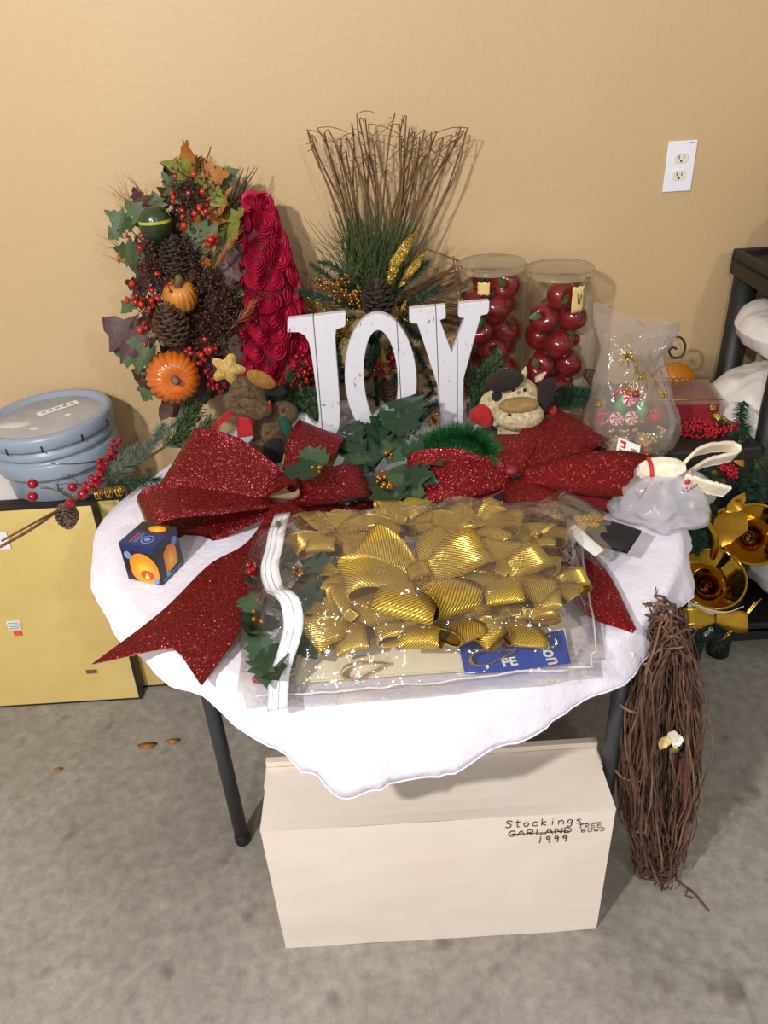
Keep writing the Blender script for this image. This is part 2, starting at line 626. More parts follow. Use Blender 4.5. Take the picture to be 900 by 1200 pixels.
    def prism(self, poly, to3, depth):
        """poly: 2D outline, to3(x, y, d) -> point, extruded by depth"""
        n = len(poly)
        vs = [to3(x, y, 0) for x, y in poly] + [to3(x, y, depth) for x, y in poly]
        fs = [tuple(range(n)), tuple(reversed(range(n, 2 * n)))]
        fs += [(i, i + n, (i + 1) % n + n, (i + 1) % n) for i in range(n)]
        self.add(vs, fs)

    def grid(self, P, closed_u=False):
        """P[i][j] points -> quads"""
        nu, nv = len(P), len(P[0])
        vs = [p for row in P for p in row]
        uvs = [(j / (nv - 1), i / (nu - 1)) for i in range(nu) for j in range(nv)]
        fs = []
        for i in range(nu if closed_u else nu - 1):
            i2 = (i + 1) % nu
            for j in range(nv - 1):
                fs.append((i * nv + j, i2 * nv + j, i2 * nv + j + 1, i * nv + j + 1))
        self.add(vs, fs, uvs)

    def mesh(self, name, mats, smooth=True, off=V((0, 0, 0))):
        me = bpy.data.meshes.new(name)
        me.from_pydata([(p[0] - off.x, p[1] - off.y, p[2] - off.z) for p in self.v], [], self.f)
        if not isinstance(mats, (list, tuple)):
            mats = [mats]
        for m in mats:
            me.materials.append(M[m] if isinstance(m, str) else m)
        me.polygons.foreach_set('material_index', [min(i, len(mats) - 1) for i in self.mi])
        me.polygons.foreach_set('use_smooth', [smooth] * len(me.polygons))
        if self.uv:
            lay = me.uv_layers.new(name='UVMap')
            idx = [0] * len(me.loops)
            me.loops.foreach_get('vertex_index', idx)
            buf = []
            for i in idx:
                buf += self.uv.get(i, (0, 0))
            lay.data.foreach_set('uv', buf)
        me.update()
        return me

    def build(self, name, mats, parent=None, origin=None, smooth=True):
        if parent is not None:
            off = WL[parent.name]
        elif origin is not None:
            off = V(origin)
        else:
            xs = [p[0] for p in self.v]
            ys = [p[1] for p in self.v]
            off = V(((min(xs) + max(xs)) / 2, (min(ys) + max(ys)) / 2, min(p[2] for p in self.v)))
        o = bpy.data.objects.new(name, self.mesh(name, mats, smooth, off))
        COL.objects.link(o)
        if parent is not None:
            o.parent = parent
        else:
            o.location = off
        WL[o.name] = off.copy()
        return o


WL = {}


def tag(o, label=None, cat=None, group=None, kind=None):
    for k, v in (('label', label), ('category', cat), ('group', group), ('kind', kind)):
        if v:
            o[k] = v
    return o


def thing(name, label, cat, loc, group=None):
    o = bpy.data.objects.new(name, None)
    o.empty_display_size = 0.05
    COL.objects.link(o)
    o.location = loc
    WL[o.name] = V(loc)
    return tag(o, label, cat, group)


def place(mesh, name, parent, mat, material=None):
    """another object sharing mesh data; mat is its world matrix"""
    o = bpy.data.objects.new(name, mesh)
    COL.objects.link(o)
    if parent is not None:
        o.parent = parent
        o.matrix_local = Matrix.Translation(-WL[parent.name]) @ mat
        WL[o.name] = WL[parent.name].copy()
    else:
        o.matrix_world = mat
        WL[o.name] = mat.translation.copy()
    if material is not None:
        o.material_slots[0].link = 'OBJECT'
        o.material_slots[0].material = M[material]
    return o


def frame(pos, zdir, xdir=None, scale=1.0, spin=0.0):
    """matrix whose z axis is zdir"""
    z = V(zdir).normalized()
    x = V(xdir) if xdir is not None else z.orthogonal()
    x = (x - z * x.dot(z))
    if x.length < 1e-6:
        x = z.orthogonal()
    x.normalize()
    y = z.cross(x)
    m = Matrix((x, y, z)).transposed().to_4x4()
    s = scale if isinstance(scale, (tuple, list)) else (scale,) * 3
    return Matrix.Translation(V(pos)) @ m @ Matrix.Rotation(spin, 4, 'Z') @ Matrix.Diagonal((*s, 1))


def mod_sub(o, lv=1):
    m = o.modifiers.new('smooth', 'SUBSURF')
    m.levels = m.render_levels = lv
    return o


def blob(o, voxel=0.004, it=8):
    """weld overlapping lumps into one continuous stuffed body"""
    m = o.modifiers.new('weld', 'REMESH')
    m.mode = 'VOXEL'
    m.voxel_size = voxel
    m.use_smooth_shade = True
    s = o.modifiers.new('soften', 'SMOOTH')
    s.iterations = it
    s.factor = 0.5
    return o


def bez(a, b, c, n=10):
    a, b, c = V(a), V(b), V(c)
    return [a * (1 - t) ** 2 + b * 2 * t * (1 - t) + c * t * t for t in [i / (n - 1) for i in range(n)]]


def spline(pts, n=40):
    """Catmull-Rom through pts"""
    pts = [V(p) for p in pts]
    P = [pts[0] * 2 - pts[1]] + pts + [pts[-1] * 2 - pts[-2]]
    out = []
    k = len(pts) - 1
    for i in range(n):
        u = i / (n - 1) * k
        s = min(int(u), k - 1)
        t = u - s
        a, b, c, d = P[s:s + 4]
        out.append(0.5 * ((2 * b) + (c - a) * t + (2 * a - 5 * b + 4 * c - d) * t * t + (3 * b - a - 3 * c + d) * t ** 3))
    return out


def rv(s=1.0):
    return V((rnd.uniform(-s, s), rnd.uniform(-s, s), rnd.uniform(-s, s)))


def text_mesh(s, size, mat, name='lettering', bold=0.0):
    cu = bpy.data.curves.new(name, 'FONT')
    cu.body = s
    cu.size = size
    cu.align_x = 'CENTER'
    cu.align_y = 'CENTER'
    cu.extrude = 0.0002
    cu.offset = bold
    cu.resolution_u = 2
    o = bpy.data.objects.new(name, cu)
    COL.objects.link(o)
    dg = bpy.context.evaluated_depsgraph_get()
    me = bpy.data.meshes.new_from_object(o.evaluated_get(dg))
    bpy.data.objects.remove(o)
    me.materials.clear()
    me.materials.append(M[mat])
    return me


# ------------------------------------------------------------------ shared plant pieces
def needles(mb, a, b, n, ln, wd, spread=0.9, lean=0.6, base=0.0):
    """needle blades all round the stem a-b, leaning towards b"""
    a, b = V(a), V(b)
    d = (b - a).normalized()
    for i in range(n):
        t = base + (1 - base) * rnd.random()
        p = a.lerp(b, t)
        o = d.orthogonal().normalized()
        o.rotate(Matrix.Rotation(rnd.uniform(0, 2 * PI), 3, d))
        dirn = (o * spread + d * lean * rnd.uniform(0.6, 1.4) + rv(0.15)).normalized()
        L = ln * rnd.uniform(0.65, 1.1)
        w = dirn.cross(rv(1)).normalized() * wd
        q = p + dirn * L
        mb.add([p - w, p + w, q], [(0, 1, 2)])


def pine_branch(mb, path, n, ln, wd=0.0008, rs=0.0018, lean=0.7):
    mb.tube(path, rs, 4)
    L = sum((V(path[i + 1]) - V(path[i])).length for i in range(len(path) - 1))
    for i in range(len(path) - 1):
        seg = (V(path[i + 1]) - V(path[i])).length
        needles(mb, path[i], path[i + 1], max(2, int(n * seg / L)), ln, wd, 0.8, lean)
    needles(mb, path[-2], path[-1], max(3, n // 12), ln, wd, 0.4, 1.2, 0.8)


def cedar_spray(mb, path, n, ln, wd=0.0022):
    """flat scaly fronds"""
    mb.tube(path, 0.0015, 4)
    for i in range(n):
        k = rnd.randrange(len(path) - 1)
        p = V(path[k]).lerp(V(path[k + 1]), rnd.random())
        d = (V(path[k + 1]) - V(path[k])).normalized()
        side = (rv(1) + V((0, 0, 0.3))).normalized()
        dirn = (side - d * side.dot(d) + d * 0.9).normalized()
        L = ln * rnd.uniform(0.5, 1.1)
        q0 = p
        for s in range(4):
            q1 = q0 + (dirn + rv(0.25)) * (L / 4)
            w = dirn.cross(rv(1)).normalized() * wd
            mb.add([q0 - w, q0 + w, q1 + w * 0.6, q1 - w * 0.6], [(0, 1, 2, 3)])
            for sgn in (-1, 1):
                e = q0 + (dirn + dirn.cross(w).normalized() * sgn * 0.9) * L * 0.16
                mb.add([q0 - w * 0.4, q0 + w * 0.4, e], [(0, 1, 2)])
            q0 = q1


def half_leaf(kind):
    if kind == 'oak':
        return [(0, 0), (.10, .05), (.20, .10), (.26, .30), (.36, .16), (.44, .40), (.58, .20), (.66, .36), (.78, .16), (.88, .14), (1, 0)]
    if kind == 'maple':
        return [(0, 0), (.08, .28), (.20, .20), (.34, .52), (.42, .28), (.56, .46), (.62, .18), (.74, .24), (.82, .10), (.90, .10), (1, 0)]
    if kind == 'holly':
        return [(0, 0), (.08, .14), (.18, .30), (.26, .22), (.38, .36), (.48, .24), (.60, .34), (.70, .18), (.80, .22), (.90, .08), (1, 0)]
    return [(0, 0), (.1, .12), (.2, .2), (.3, .25), (.42, .28), (.54, .27), (.66, .23), (.78, .17), (.87, .1), (.94, .05), (1, 0)]


def leaf_mesh(kind, bend=0.25, fold=0.25, width=1.0, wave=0.04):
    """unit-long leaf along +y, face +z"""
    mb = MB()
    pts = half_leaf(kind)
    L, C, Rr = [], [], []
    for i, (t, w) in enumerate(pts):
        z = bend * (t - t * t) * 1.2 - bend * 0.5 * t * t
        w *= width
        L.append(V((-w, t, z + fold * w + wave * math.sin(i * 2.1))))
        C.append(V((0, t, z)))
        Rr.append(V((w, t, z + fold * w + wave * math.sin(i * 1.7 + 1))))
    n = len(pts)
    fs = []
    for i in range(n - 1):
        fs.append((i, n + i, n + i + 1, i + 1))
        fs.append((n + i, 2 * n + i, 2 * n + i + 1, n + i + 1))
    th = V((0, 0, -0.008))
    mb.add(L + C + Rr, [tuple(reversed(f)) for f in fs])
    mb.add([p + th for p in L + C + Rr], fs)
    return mb.mesh('leaf_' + kind, 'leafgreen')


LEAF = {k: [leaf_mesh(k, b, f, w) for b, f, w in ((.25, .3, 1), (.5, .15, .9), (-.2, .35, 1.1))] for k in ('oak', 'maple', 'holly', 'plain')}


def put_leaf(parent, kind, pos, ydir, face, size, mat, name='leaf', wid=1.0):
    y = V(ydir).normalized()
    z = V(face)
    z = (z - y * z.dot(y))
    if z.length < 1e-4:
        z = y.orthogonal()
    z.normalize()
    x = y.cross(z)
    m = Matrix((x, y, z)).transposed().to_4x4()
    return place(rnd.choice(LEAF[kind]), name, parent, Matrix.Translation(V(pos)) @ m @ Matrix.Diagonal((size * wid, size, size, 1)), mat)


def cone_mesh(mat, turns=9, per=8, length=1.0, fat=0.36):
    """pinecone along +z, unit long, of overlapping woody scales"""
    mb = MB()
    prof = [(0.02, 0), (fat * .55, .05), (fat * .8, .3), (fat * .7, .6), (fat * .35, .9), (0.02, 1.0)]
    mb.lathe([(r * 0.75, h) for r, h in prof], seg=10)
    tot = turns * per
    for i in range(tot):
        h = 0.03 + 0.94 * i / tot
        a = i * 2.39996
        r = fat * (math.sin(PI * (0.12 + 0.85 * h)) ** 0.8)
        o = V((math.cos(a), math.sin(a), 0))
        s = V((-math.sin(a), math.cos(a), 0))
        w = 0.085 * (0.5 + r / fat)
        up = V((0, 0, 1))
        p0 = o * r * 0.55 + up * h
        tip = o * (r * 1.05) + up * (h + 0.05)
        mb.add([p0 - s * w * .5, p0 + s * w * .5, tip + s * w - up * .015, tip - s * w - up * .015,
                tip + s * w * .8 + up * .035, tip - s * w * .8 + up * .035, tip + o * .04 + up * .012],
               [(0, 1, 2, 3), (0, 5, 4, 1), (3, 2, 6), (5, 6, 4), (2, 4, 6), (3, 6, 5), (1, 4, 2), (0, 3, 5)])
    return mb.mesh('pinecone', mat, smooth=False)


CONE = {k: cone_mesh(k) for k in ('cone', 'conedark', 'conefrost')}


def berries(mb, pts, r, seg=7, rings=5, jitter=0.25):
    for p in pts:
        mb.sphere(p, r * (1 + rnd.uniform(-jitter, jitter)), seg, rings)


def berry_spray(mb, base, tip, n, spread, r, rs=0.0009, seg=7):
    """stems with a berry at each end"""
    base, tip = V(base), V(tip)
    for i in range(n):
        p = base.lerp(tip, rnd.uniform(0.2, 1.0))
        q = p + rv(spread)
        mb.m = 1
        mb.tube([p, p.lerp(q, .6) + rv(spread * .12), q], rs, 3, False)
        mb.m = 0
        mb.sphere(q, r * rnd.uniform(0.7, 1.15), seg, 5)
    mb.m = 1
    mb.tube([base, base.lerp(tip, .5) + rv(.003), tip], rs * 1.6, 4)
    mb.m = 0

# ================================================================== THE SETTING
mb = MB()
mb.box((0, 0.05, 1.4), (7, 0.1, 2.8))
tag(mb.build('wall_back', 'wall', origin=(0, 0.05, 0), smooth=False), 'tan painted garage wall with light orange peel texture', None, kind='structure')
mb = MB()
mb.box((0, -3.0, -0.05), (7, 6.0, 0.1))
tag(mb.build('floor', 'concrete', origin=(0, -3, -0.1), smooth=False), 'stained grey concrete garage floor', None, kind='structure')

# wall outlet
ot = thing('wall_outlet', 'white duplex power outlet on the tan wall', 'outlet', (0.781, 0, 1.29))
mb = MB()
mb.box((0.781, -0.003, 1.29), (0.071, 0.006, 0.116))
pl_ = mb.build('cover_plate', 'outlet', ot, smooth=False)
bv = pl_.modifiers.new('bevel', 'BEVEL')
bv.width = 0.002
bv.segments = 2
for dz in (0.0195, -0.0195):
    mb = MB()
    poly = [(0.0165 * math.cos(a), max(-0.0115, min(0.0115, 0.0165 * math.sin(a)))) for a in [2 * PI * k / 28 for k in range(28)]]
    mb.prism(poly, lambda x, y, d: V((0.781 + x, -0.0055 - d, 1.29 + dz + y)), 0.003)
    rc = mb.build('receptacle', 'receptacle', ot, smooth=False)
    mb = MB()
    mb.box((0.775, -0.0087, 1.292 + dz), (0.0022, 0.0006, 0.008))
    mb.box((0.787, -0.0087, 1.292 + dz), (0.0022, 0.0006, 0.0065))
    mb.sphere((0.781, -0.0085, 1.2835 + dz), (0.0026, 0.0006, 0.003), 8, 6)
    mb.build('slots', 'slot', rc, smooth=False)
mb = MB()
mb.sphere((0.781, -0.0062, 1.29), (0.0028, 0.001, 0.0028), 10, 6)
mb.build('screw', 'outlet', ot)
mb = MB()
for k in range(4):
    mb.box((0.797 + 0.0032 * k, -0.0062, 1.343), (0.0022, 0.0003, 0.0022 + 0.0005 * (k % 2)))
mb.build('printed_mark', 'stemgrey', ot, smooth=False)

# ================================================================== ROUND TABLE AND CLOTH
TC = V((0.02, -0.61, 0))
TR = 0.59
TZ = 0.735
tb = thing('round_table', 'round folding table with dark grey steel legs under the white cloth', 'table', (TC.x, TC.y, 0))
mb = MB()
mb.lathe([(0.001, TZ - 0.03), (TR - 0.006, TZ - 0.03), (TR, TZ - 0.022), (TR, TZ - 0.005), (TR - 0.005, TZ), (0.001, TZ)], (TC.x, TC.y, 0), 72)
mb.build('tabletop', 'tabletop', tb)
LEGS = [(-0.381, -0.889), (0.412, -1.030), (0.43, -0.33), (-0.36, -0.12)]
for (x, y) in LEGS:
    mb = MB()
    mb.tube([(x, y, 0.004), (x, y, TZ - 0.03)], 0.016, 14)
    lg = mb.build('leg', 'steel', tb)
    mb = MB()
    mb.lathe([(0.001, 0), (0.0175, 0), (0.0185, 0.004), (0.0175, 0.03), (0.0155, 0.032)], (x, y, 0), 14)
    mb.build('foot_cap', 'blackplastic', lg)
for a, b in ((0, 3), (1, 2)):
    mb = MB()
    (xa, ya), (xb, yb) = LEGS[a], LEGS[b]
    mb.tube([(xa, ya, 0.60), (xb, yb, 0.60)], 0.010, 8)
    mb.build('cross_bar', 'steel', tb)

# tablecloth: level disc, then a hanging skirt of uneven length
HEM = [(-180, .055, .022, .0), (-170, .045, .03, .002), (-150, .030, .035, .003), (-135, .020, .035, .004), (-125, .02, .04, .005), (-118, .020, .065, .006),
       (-111, .018, .095, .006), (-106, .022, .14, .006), (-100, .032, .17, .004), (-95, .030, .160, .004), (-86, .026, .125, .004), (-76, .024, .095, .004),
       (-66, .024, .075, .004), (-58, .024, .06, .006), (-45, .022, .07, .008), (-30, .022, .07, .008), (-12, .028, .06, .008), (0, .03, .06, .008), (20, .02, .06, .006),
       (60, .006, .05, .002), (90, .004, .05, .0), (120, .006, .05, .002), (150, .03, .03, .004), (180, .055, .022, .0)]


def hem(a):
    a = (a + 180) % 360 - 180
    for (a0, *p), (a1, *q) in zip(HEM, HEM[1:]):
        if a0 <= a <= a1:
            t = (a - a0) / (a1 - a0)
            t = t * t * (3 - 2 * t)
            return [u + (w - u) * t for u, w in zip(p, q)]
    return HEM[0][1:]


CZ = TZ + 0.003
rows = []
NA = 300
for k in range(NA):
    a = -180 + 360 * k / NA
    ra = math.radians(a)
    out, drop, wob = hem(a)
    d = V((math.cos(ra), math.sin(ra), 0))
    fold = math.sin(a * 0.42) * 0.6 + math.sin(a * 0.23 + 1.3) * 0.5 + 0.5 * noise.noise(V((a * 0.12, 0.3, 0)))
    row = []
    for r in (0.0, 0.1, 0.2, 0.3, 0.38, 0.45, 0.50, 0.54, 0.57, TR - 0.004):
        p = TC + d * max(r, 0.0005)
        w = 0.0012 * noise.noise(p * 9) + 0.0012 * noise.noise(p * 24)
        row.append(V((p.x, p.y, CZ + 0.001 + max(-0.0005, w))))
    for t in (0.06, 0.16, 0.3, 0.45, 0.6, 0.75, 0.88, 1.0):
        rip = noise.noise(V((a * 0.33, 2.0, 0))) + 0.5 * noise.noise(V((a * 0.7, 5.0, 0)))
        rr = TR + 0.004 + out * min(1, t * 1.1) + wob * 1.3 * fold * t + 0.07 * drop * rip * t
        row.append(V((TC.x, TC.y, CZ - 0.002 - drop * t ** 1.1 * (1 + 0.05 * fold))) + d * rr)
    rows.append(row)
mb = MB()
mb.grid(rows, True)
cl = tag(mb.build('tablecloth', 'cloth', origin=(TC.x, TC.y, CZ)), 'white cotton cloth draped over the round table, dipping lowest in front', 'tablecloth')
so = cl.modifiers.new('thickness', 'SOLIDIFY')
so.thickness = 0.0015
so.offset = 1.0
mb = MB()
mb.tube([rows[k][-1] + V((0, 0, 0.001)) for k in range(NA)], 0.0016, 5, closed=True)
mb.build('stitched_hem', 'cloth', cl)
T0 = CZ + 0.0035            # height things rest at

# ================================================================== CREAM BOX UNDER THE TABLE
bx0, bx1, by0, by1, bh = -0.26, 0.387, -1.15, -1.005, 0.384
bo = thing('storage_box', 'cream cardboard box with black handwriting standing on the floor under the table', 'box', ((bx0 + bx1) / 2, (by0 + by1) / 2, 0))
mb = MB()


def boxpt(x, y, z):
    return V((x, y, z))


n = 14
front = []
for i in range(n + 1):
    front.append([V((bx0 + (bx1 - bx0) * j / n, by0 - 0.003 * math.sin(PI * i / n) * math.sin(PI * j / n) + 0.0015 * noise.noise(V((i * .4, j * .4, 0))), bh * i / n)) for j in range(n + 1)])
mb.grid(front)
mb.grid([[V((p.x, by1, p.z)) for p in reversed(r)] for r in front])
for x in (bx0, bx1):
    ys = [by0 + (by1 - by0) * k / 4 for k in range(5)]
    row = [[V((x, y, bh * i / n)) for y in (ys if x == bx1 else reversed(ys))] for i in range(n + 1)]
    mb.grid(row)
mb.grid([[V((bx0 + (bx1 - bx0) * j / n, by0 + (by1 - by0) * i / 4, 0)) for j in range(n + 1)] for i in range(4, -1, -1)])
mb.build('box_body', 'boxcard', bo, smooth=False)
mb = MB()
top = []
for i in range(7):
    y = by0 - 0.001 + (by1 - by0) * i / 6
    top.append([V((bx0 - 0.001 + (bx1 - bx0 + 0.002) * j / n, y, bh + 0.001 - 0.007 * math.sin(PI * j / n) * math.sin(PI * i / 6) ** 0.7 + 0.001 * noise.noise(V((i, j * .5, 4))))) for j in range(n + 1)])
mb.grid(top)
mb.build('top_flap', 'boxcard', bo, smooth=False)
mb = MB()
mb.box(((bx0 + bx1) / 2 + 0.001, by1 + 0.006, bh / 2 + 0.009), (bx1 - bx0 + 0.008, 0.012, bh + 0.012))
for x, sx in ((bx0 - 0.003, -1), (bx1 + 0.003, 1)):
    mb.box((x, by1 - 0.02, bh / 2), (0.003, 0.05, bh - 0.004))
mb.build('box_lid', 'boxlid', bo, smooth=False)

GLY = {   # pen strokes in a unit cell (x 0..1, y 0..1)
    'S': [[(.95, .85), (.6, 1), (.2, .9), (.15, .7), (.5, .55), (.8, .4), (.75, .15), (.4, 0), (0, .1)]],
    't': [[(.45, 1.0), (.42, .3), (.5, .05), (.75, .08)], [(.1, .68), (.85, .72)]],
    'o': [[(.5, .6), (.2, .5), (.12, .25), (.35, .02), (.7, .1), (.8, .4), (.55, .6)]],
    'c': [[(.85, .5), (.5, .62), (.15, .4), (.2, .1), (.55, 0), (.9, .12)]],
    'k': [[(.2, 1.0), (.2, .0)], [(.8, .6), (.22, .3), (.85, .0)]],
    'i': [[(.5, .58), (.48, .02)], [(.5, .82), (.54, .86)]],
    'n': [[(.1, .58), (.12, .0)], [(.12, .4), (.5, .6), (.8, .45), (.85, .0)]],
    'g': [[(.8, .55), (.35, .6), (.15, .3), (.45, .08), (.8, .3), (.82, .55), (.75, -.25), (.4, -.4), (.1, -.25)]],
    's': [[(.85, .55), (.45, .62), (.25, .45), (.7, .28), (.7, .05), (.2, .02)]],
    'G': [[(.9, .85), (.5, 1), (.1, .6), (.1, .25), (.45, 0), (.9, .15), (.9, .45), (.55, .45)]],
    'A': [[(.0, .0), (.5, .95), (.95, .0)], [(.2, .35), (.8, .35)]],
    'R': [[(.1, .0), (.12, .95), (.7, .9), (.75, .6), (.15, .45), (.9, .0)]],
    'L': [[(.15, 1), (.12, .02), (.9, .05)]],
    'N': [[(.1, .0), (.12, .95), (.85, .02), (.9, .98)]],
    'D': [[(.1, .02), (.12, .95), (.7, .85), (.95, .45), (.65, .08), (.05, .02)]],
    '1': [[(.6, 1), (.45, .0)]],
    '9': [[(.8, .75), (.45, .98), (.15, .7), (.45, .5), (.8, .75), (.75, .3), (.65, -.05)]],
    'T': [[(.0, .95), (1, 1)], [(.5, .95), (.42, .0)]],
    'E': [[(.85, .95), (.15, .92), (.1, .02), (.85, .05)], [(.12, .5), (.7, .52)]],
    'B': [[(.1, .02), (.15, .95), (.7, .85), (.65, .55), (.15, .5), (.8, .4), (.75, .05), (.1, .02)]],
    'O': [[(.5, 1), (.1, .6), (.2, .1), (.6, .0), (.92, .4), (.75, .9), (.5, 1)]],
    'W': [[(.0, .95), (.25, .0), (.5, .7), (.75, .0), (1, .95)]],
}


def write(mb, s, to3, x, y, w, h, gap, r):
    for ch in s:
        if ch != ' ':
            for st in GLY[ch]:
                pts = [to3(x + a * w, y + b * h) for a, b in st]
                if len(pts) > 2:
                    pts = spline(pts, 4 * len(pts))
                mb.tube(pts, r, 4)
        x += w + gap
    return x


mb = MB()
slope = 0.0


def onbox(x, z):
    u = (x - bx0) / (bx1 - bx0)
    return V((x, by0 - 0.0036 * math.sin(PI * min(1, z / bh)) * math.sin(PI * u) - 0.0006, z))


write(mb, 'Stockings', onbox, 0.187, 0.354, 0.0125, 0.019, 0.0035, 0.0009)
write(mb, 'GARLAND', onbox, 0.192, 0.329, 0.0145, 0.015, 0.0028, 0.0009)
mb.tube([onbox(0.198, 0.3345), onbox(0.255, 0.3335), onbox(0.305, 0.3335)], 0.0008, 4)
write(mb, '1999', onbox, 0.247, 0.304, 0.011, 0.018, 0.0045, 0.0009)
write(mb, 'TREE', onbox, 0.322, 0.339, 0.0095, 0.011, 0.0022, 0.0007)
mb.tube([onbox(0.324, 0.3515), onbox(0.363, 0.353)], 0.0006, 4)
write(mb, 'BOWS', onbox, 0.328, 0.327, 0.0095, 0.0095, 0.0022, 0.0007)
mb.build('handwriting', 'ink', bo)

# ================================================================== FRAMES LEANING ON THE LEFT, WHITE BIN AND BUCKET
bn = thing('storage_bin', 'white box behind the yellow backed frames with the bucket on top', 'box', (-1.0, -0.14, 0))
mb = MB()
mb.box((-1.08, -0.135, 0.285), (0.62, 0.255, 0.57))
mb.build('bin_body', 'whitebase', bn, smooth=False)
mb = MB()
mb.box((-1.08, -0.138, 0.585), (0.64, 0.262, 0.03))
mb.build('bin_lid', 'whitebase', bn, smooth=False)


def framed(label, x0, x1, h, ybot, ytop, th, sticker):
    """picture seen from its back: kraft paper sheet inside a black frame"""
    root = thing('framed_picture', label, 'picture', ((x0 + x1) / 2, ybot, 0), 'framed pictures leaning against the white bin')
    ax = V((0, ytop - ybot, h)).normalized()
    L = math.hypot(ytop - ybot, h)
    nrm = V((0, -ax.z, ax.y))

    def P(x, s, d):
        return V((x, ybot, 0.0)) + ax * s - nrm * d + V((0, 0, 0.0))
    lift = th * abs(nrm.z)
    bars = [(x0, x1, 0, 0.010), (x0, x1, L - 0.010, L), (x0, x0 + 0.012, 0.010, L - 0.010), (x1 - 0.012, x1, 0.010, L - 0.010)]
    for (a, b, s0, s1) in bars:
        mb = MB()
        q = [P(x, s, d) for x in (a, b) for s in (s0, s1) for d in (0, th)]
        mb.add(q, [(0, 1, 3, 2), (4, 6, 7, 5), (0, 4, 5, 1), (2, 3, 7, 6), (0, 2, 6, 4), (1, 5, 7, 3)])
        mb.build('frame_bar', 'blackwood', root, smooth=False)
    mb = MB()
    N = 12
    mb.grid([[P(x0 + 0.009 + (x1 - x0 - 0.018) * j / N, 0.007 + (L - 0.014) * i / N, -0.0012 - 0.002 * max(0, noise.noise(V((i * .5, j * .5, x0)))) * (1 if 0 < i < N and 0 < j < N else 0)) for j in range(N + 1)] for i in range(N + 1)])
    mb.grid([[P(x0 + 0.009 + (x1 - x0 - 0.018) * j / N, 0.007 + (L - 0.014) * i / N, 0.004) for j in range(N, -1, -1)] for i in range(N + 1)])
    mb.build('paper_backing', 'kraft', root)
    if sticker:
        for (sx, ss, w, hh, mt, nm) in sticker:
            mb = MB()
            q = [P(sx + a * w, ss + b * hh, d) for a in (0, 1) for b in (0, 1) for d in (-0.0045, -0.0035)]
            mb.add(q, [(0, 1, 3, 2), (4, 6, 7, 5), (0, 4, 5, 1), (2, 3, 7, 6), (0, 2, 6, 4), (1, 5, 7, 3)])
            st = mb.build(nm, mt, root, smooth=False)
            if mt == 'paper' and w < 0.06:
                mb = MB()
                for k in range(4):
                    q = [P(sx + w * (0.1 + .8 * a), ss + hh * (0.12 + 0.2 * k + 0.1 * b), d) for a in (0, 1) for b in (0, 1) for d in (-0.0049, -0.0044)]
                    mb.add(q, [(0, 1, 3, 2), (4, 6, 7, 5), (0, 4, 5, 1), (2, 3, 7, 6), (0, 2, 6, 4), (1, 5, 7, 3)])
                mb.build('printed_lines', 'bucket', st, smooth=False)
    return root


framed('front yellow kraft backed picture frame with price sticker leaning left of the table', -1.32, -0.735, 0.632, -0.400, -0.342, 0.022,
       [(-1.050, 0.268, 0.036, 0.03, 'paper', 'price_sticker'), (-1.040, 0.249, 0.022, 0.014, 'orangetag', 'price_dot'),
        (-1.055, 0.520, 0.08, 0.05, 'paper', 'label'), (-0.873, 0.105, 0.03, 0.012, 'stemgrey', 'hanger_plate')])
framed('rear yellow kraft backed picture frame peeking out behind the front one', -1.27, -0.672, 0.628, -0.352, -0.314, 0.026, None)

BSC = Matrix.Diagonal((1.05, 1.05, 0.86))
bk = thing('bucket', 'grey blue plastic bucket with dusty lid on the white bin', 'bucket', (-0.852, -0.17, 0.60))
BC = (-0.856, -0.172, 0.6005)
brot = Euler((math.radians(0), math.radians(-2.0), 0)).to_matrix() @ BSC
mb = MB()
mb.lathe([(0.001, 0.006), (0.128, 0.006), (0.133, 0.012), (0.137, 0.09), (0.139, 0.105), (0.149, 0.108), (0.151, 0.115), (0.151, 0.150), (0.148, 0.156), (0.141, 0.158), (0.142, 0.170),
          (0.149, 0.172), (0.150, 0.176), (0.150, 0.19), (0.143, 0.196), (0.143, 0.215)], BC, 56, brot)
mb.build('bucket_body', 'bucket', bk)
mb = MB()
mb.lathe([(0.145, 0.206), (0.154, 0.205), (0.157, 0.21), (0.157, 0.238), (0.153, 0.246), (0.145, 0.248), (0.139, 0.246), (0.135, 0.236), (0.131, 0.233), (0.001, 0.233)], BC, 64, brot)
ld = mb.build('lid', ['bucket'], bk)
mb = MB()
mb.lathe([(0.001, 0.2335), (0.129, 0.2335), (0.1305, 0.2325)], BC, 48, brot)
mb.build('lid_panel', 'lid', ld)
mb = MB()
rb = Matrix.Rotation(math.radians(38), 3, 'Z')
lb = [brot @ (rb @ V((x, y, 0)) + V((0.01, 0.05, 0.2345))) + V(BC) for x in (-0.052, 0.052) for y in (-0.014, 0.014)]
mb.add(lb + [p + V((0, 0, 0.0008)) for p in lb], [(4, 6, 7, 5), (0, 2, 6, 4), (1, 5, 7, 3), (0, 4, 5, 1), (2, 3, 7, 6)])
lbo = mb.build('lid_label', 'paper', ld, smooth=False)
mb = MB()
for k in range(5):
    c = brot @ (rb @ V((-0.036 + 0.018 * k, 0.001, 0)) + V((0.01, 0.05, 0.2357))) + V(BC)
    mb.box(c, (0.011, 0.009 + 0.004 * (k % 2), 0.0005), rb)
mb.build('label_print', 'bucket', lbo, smooth=False)
mb = MB()
for (x, y, rx, ry) in ((-0.07, -0.03, 0.045, 0.018), (-0.01, -0.062, 0.014, 0.008), (0.05, 0.005, 0.01, 0.006)):
    mb = MB()
    mb.sphere(brot @ V((x, y, 0.2335)) + V(BC), (rx, ry, 0.0022), 16, 8)
    mb.build('plaster_smear', 'plaster', ld)
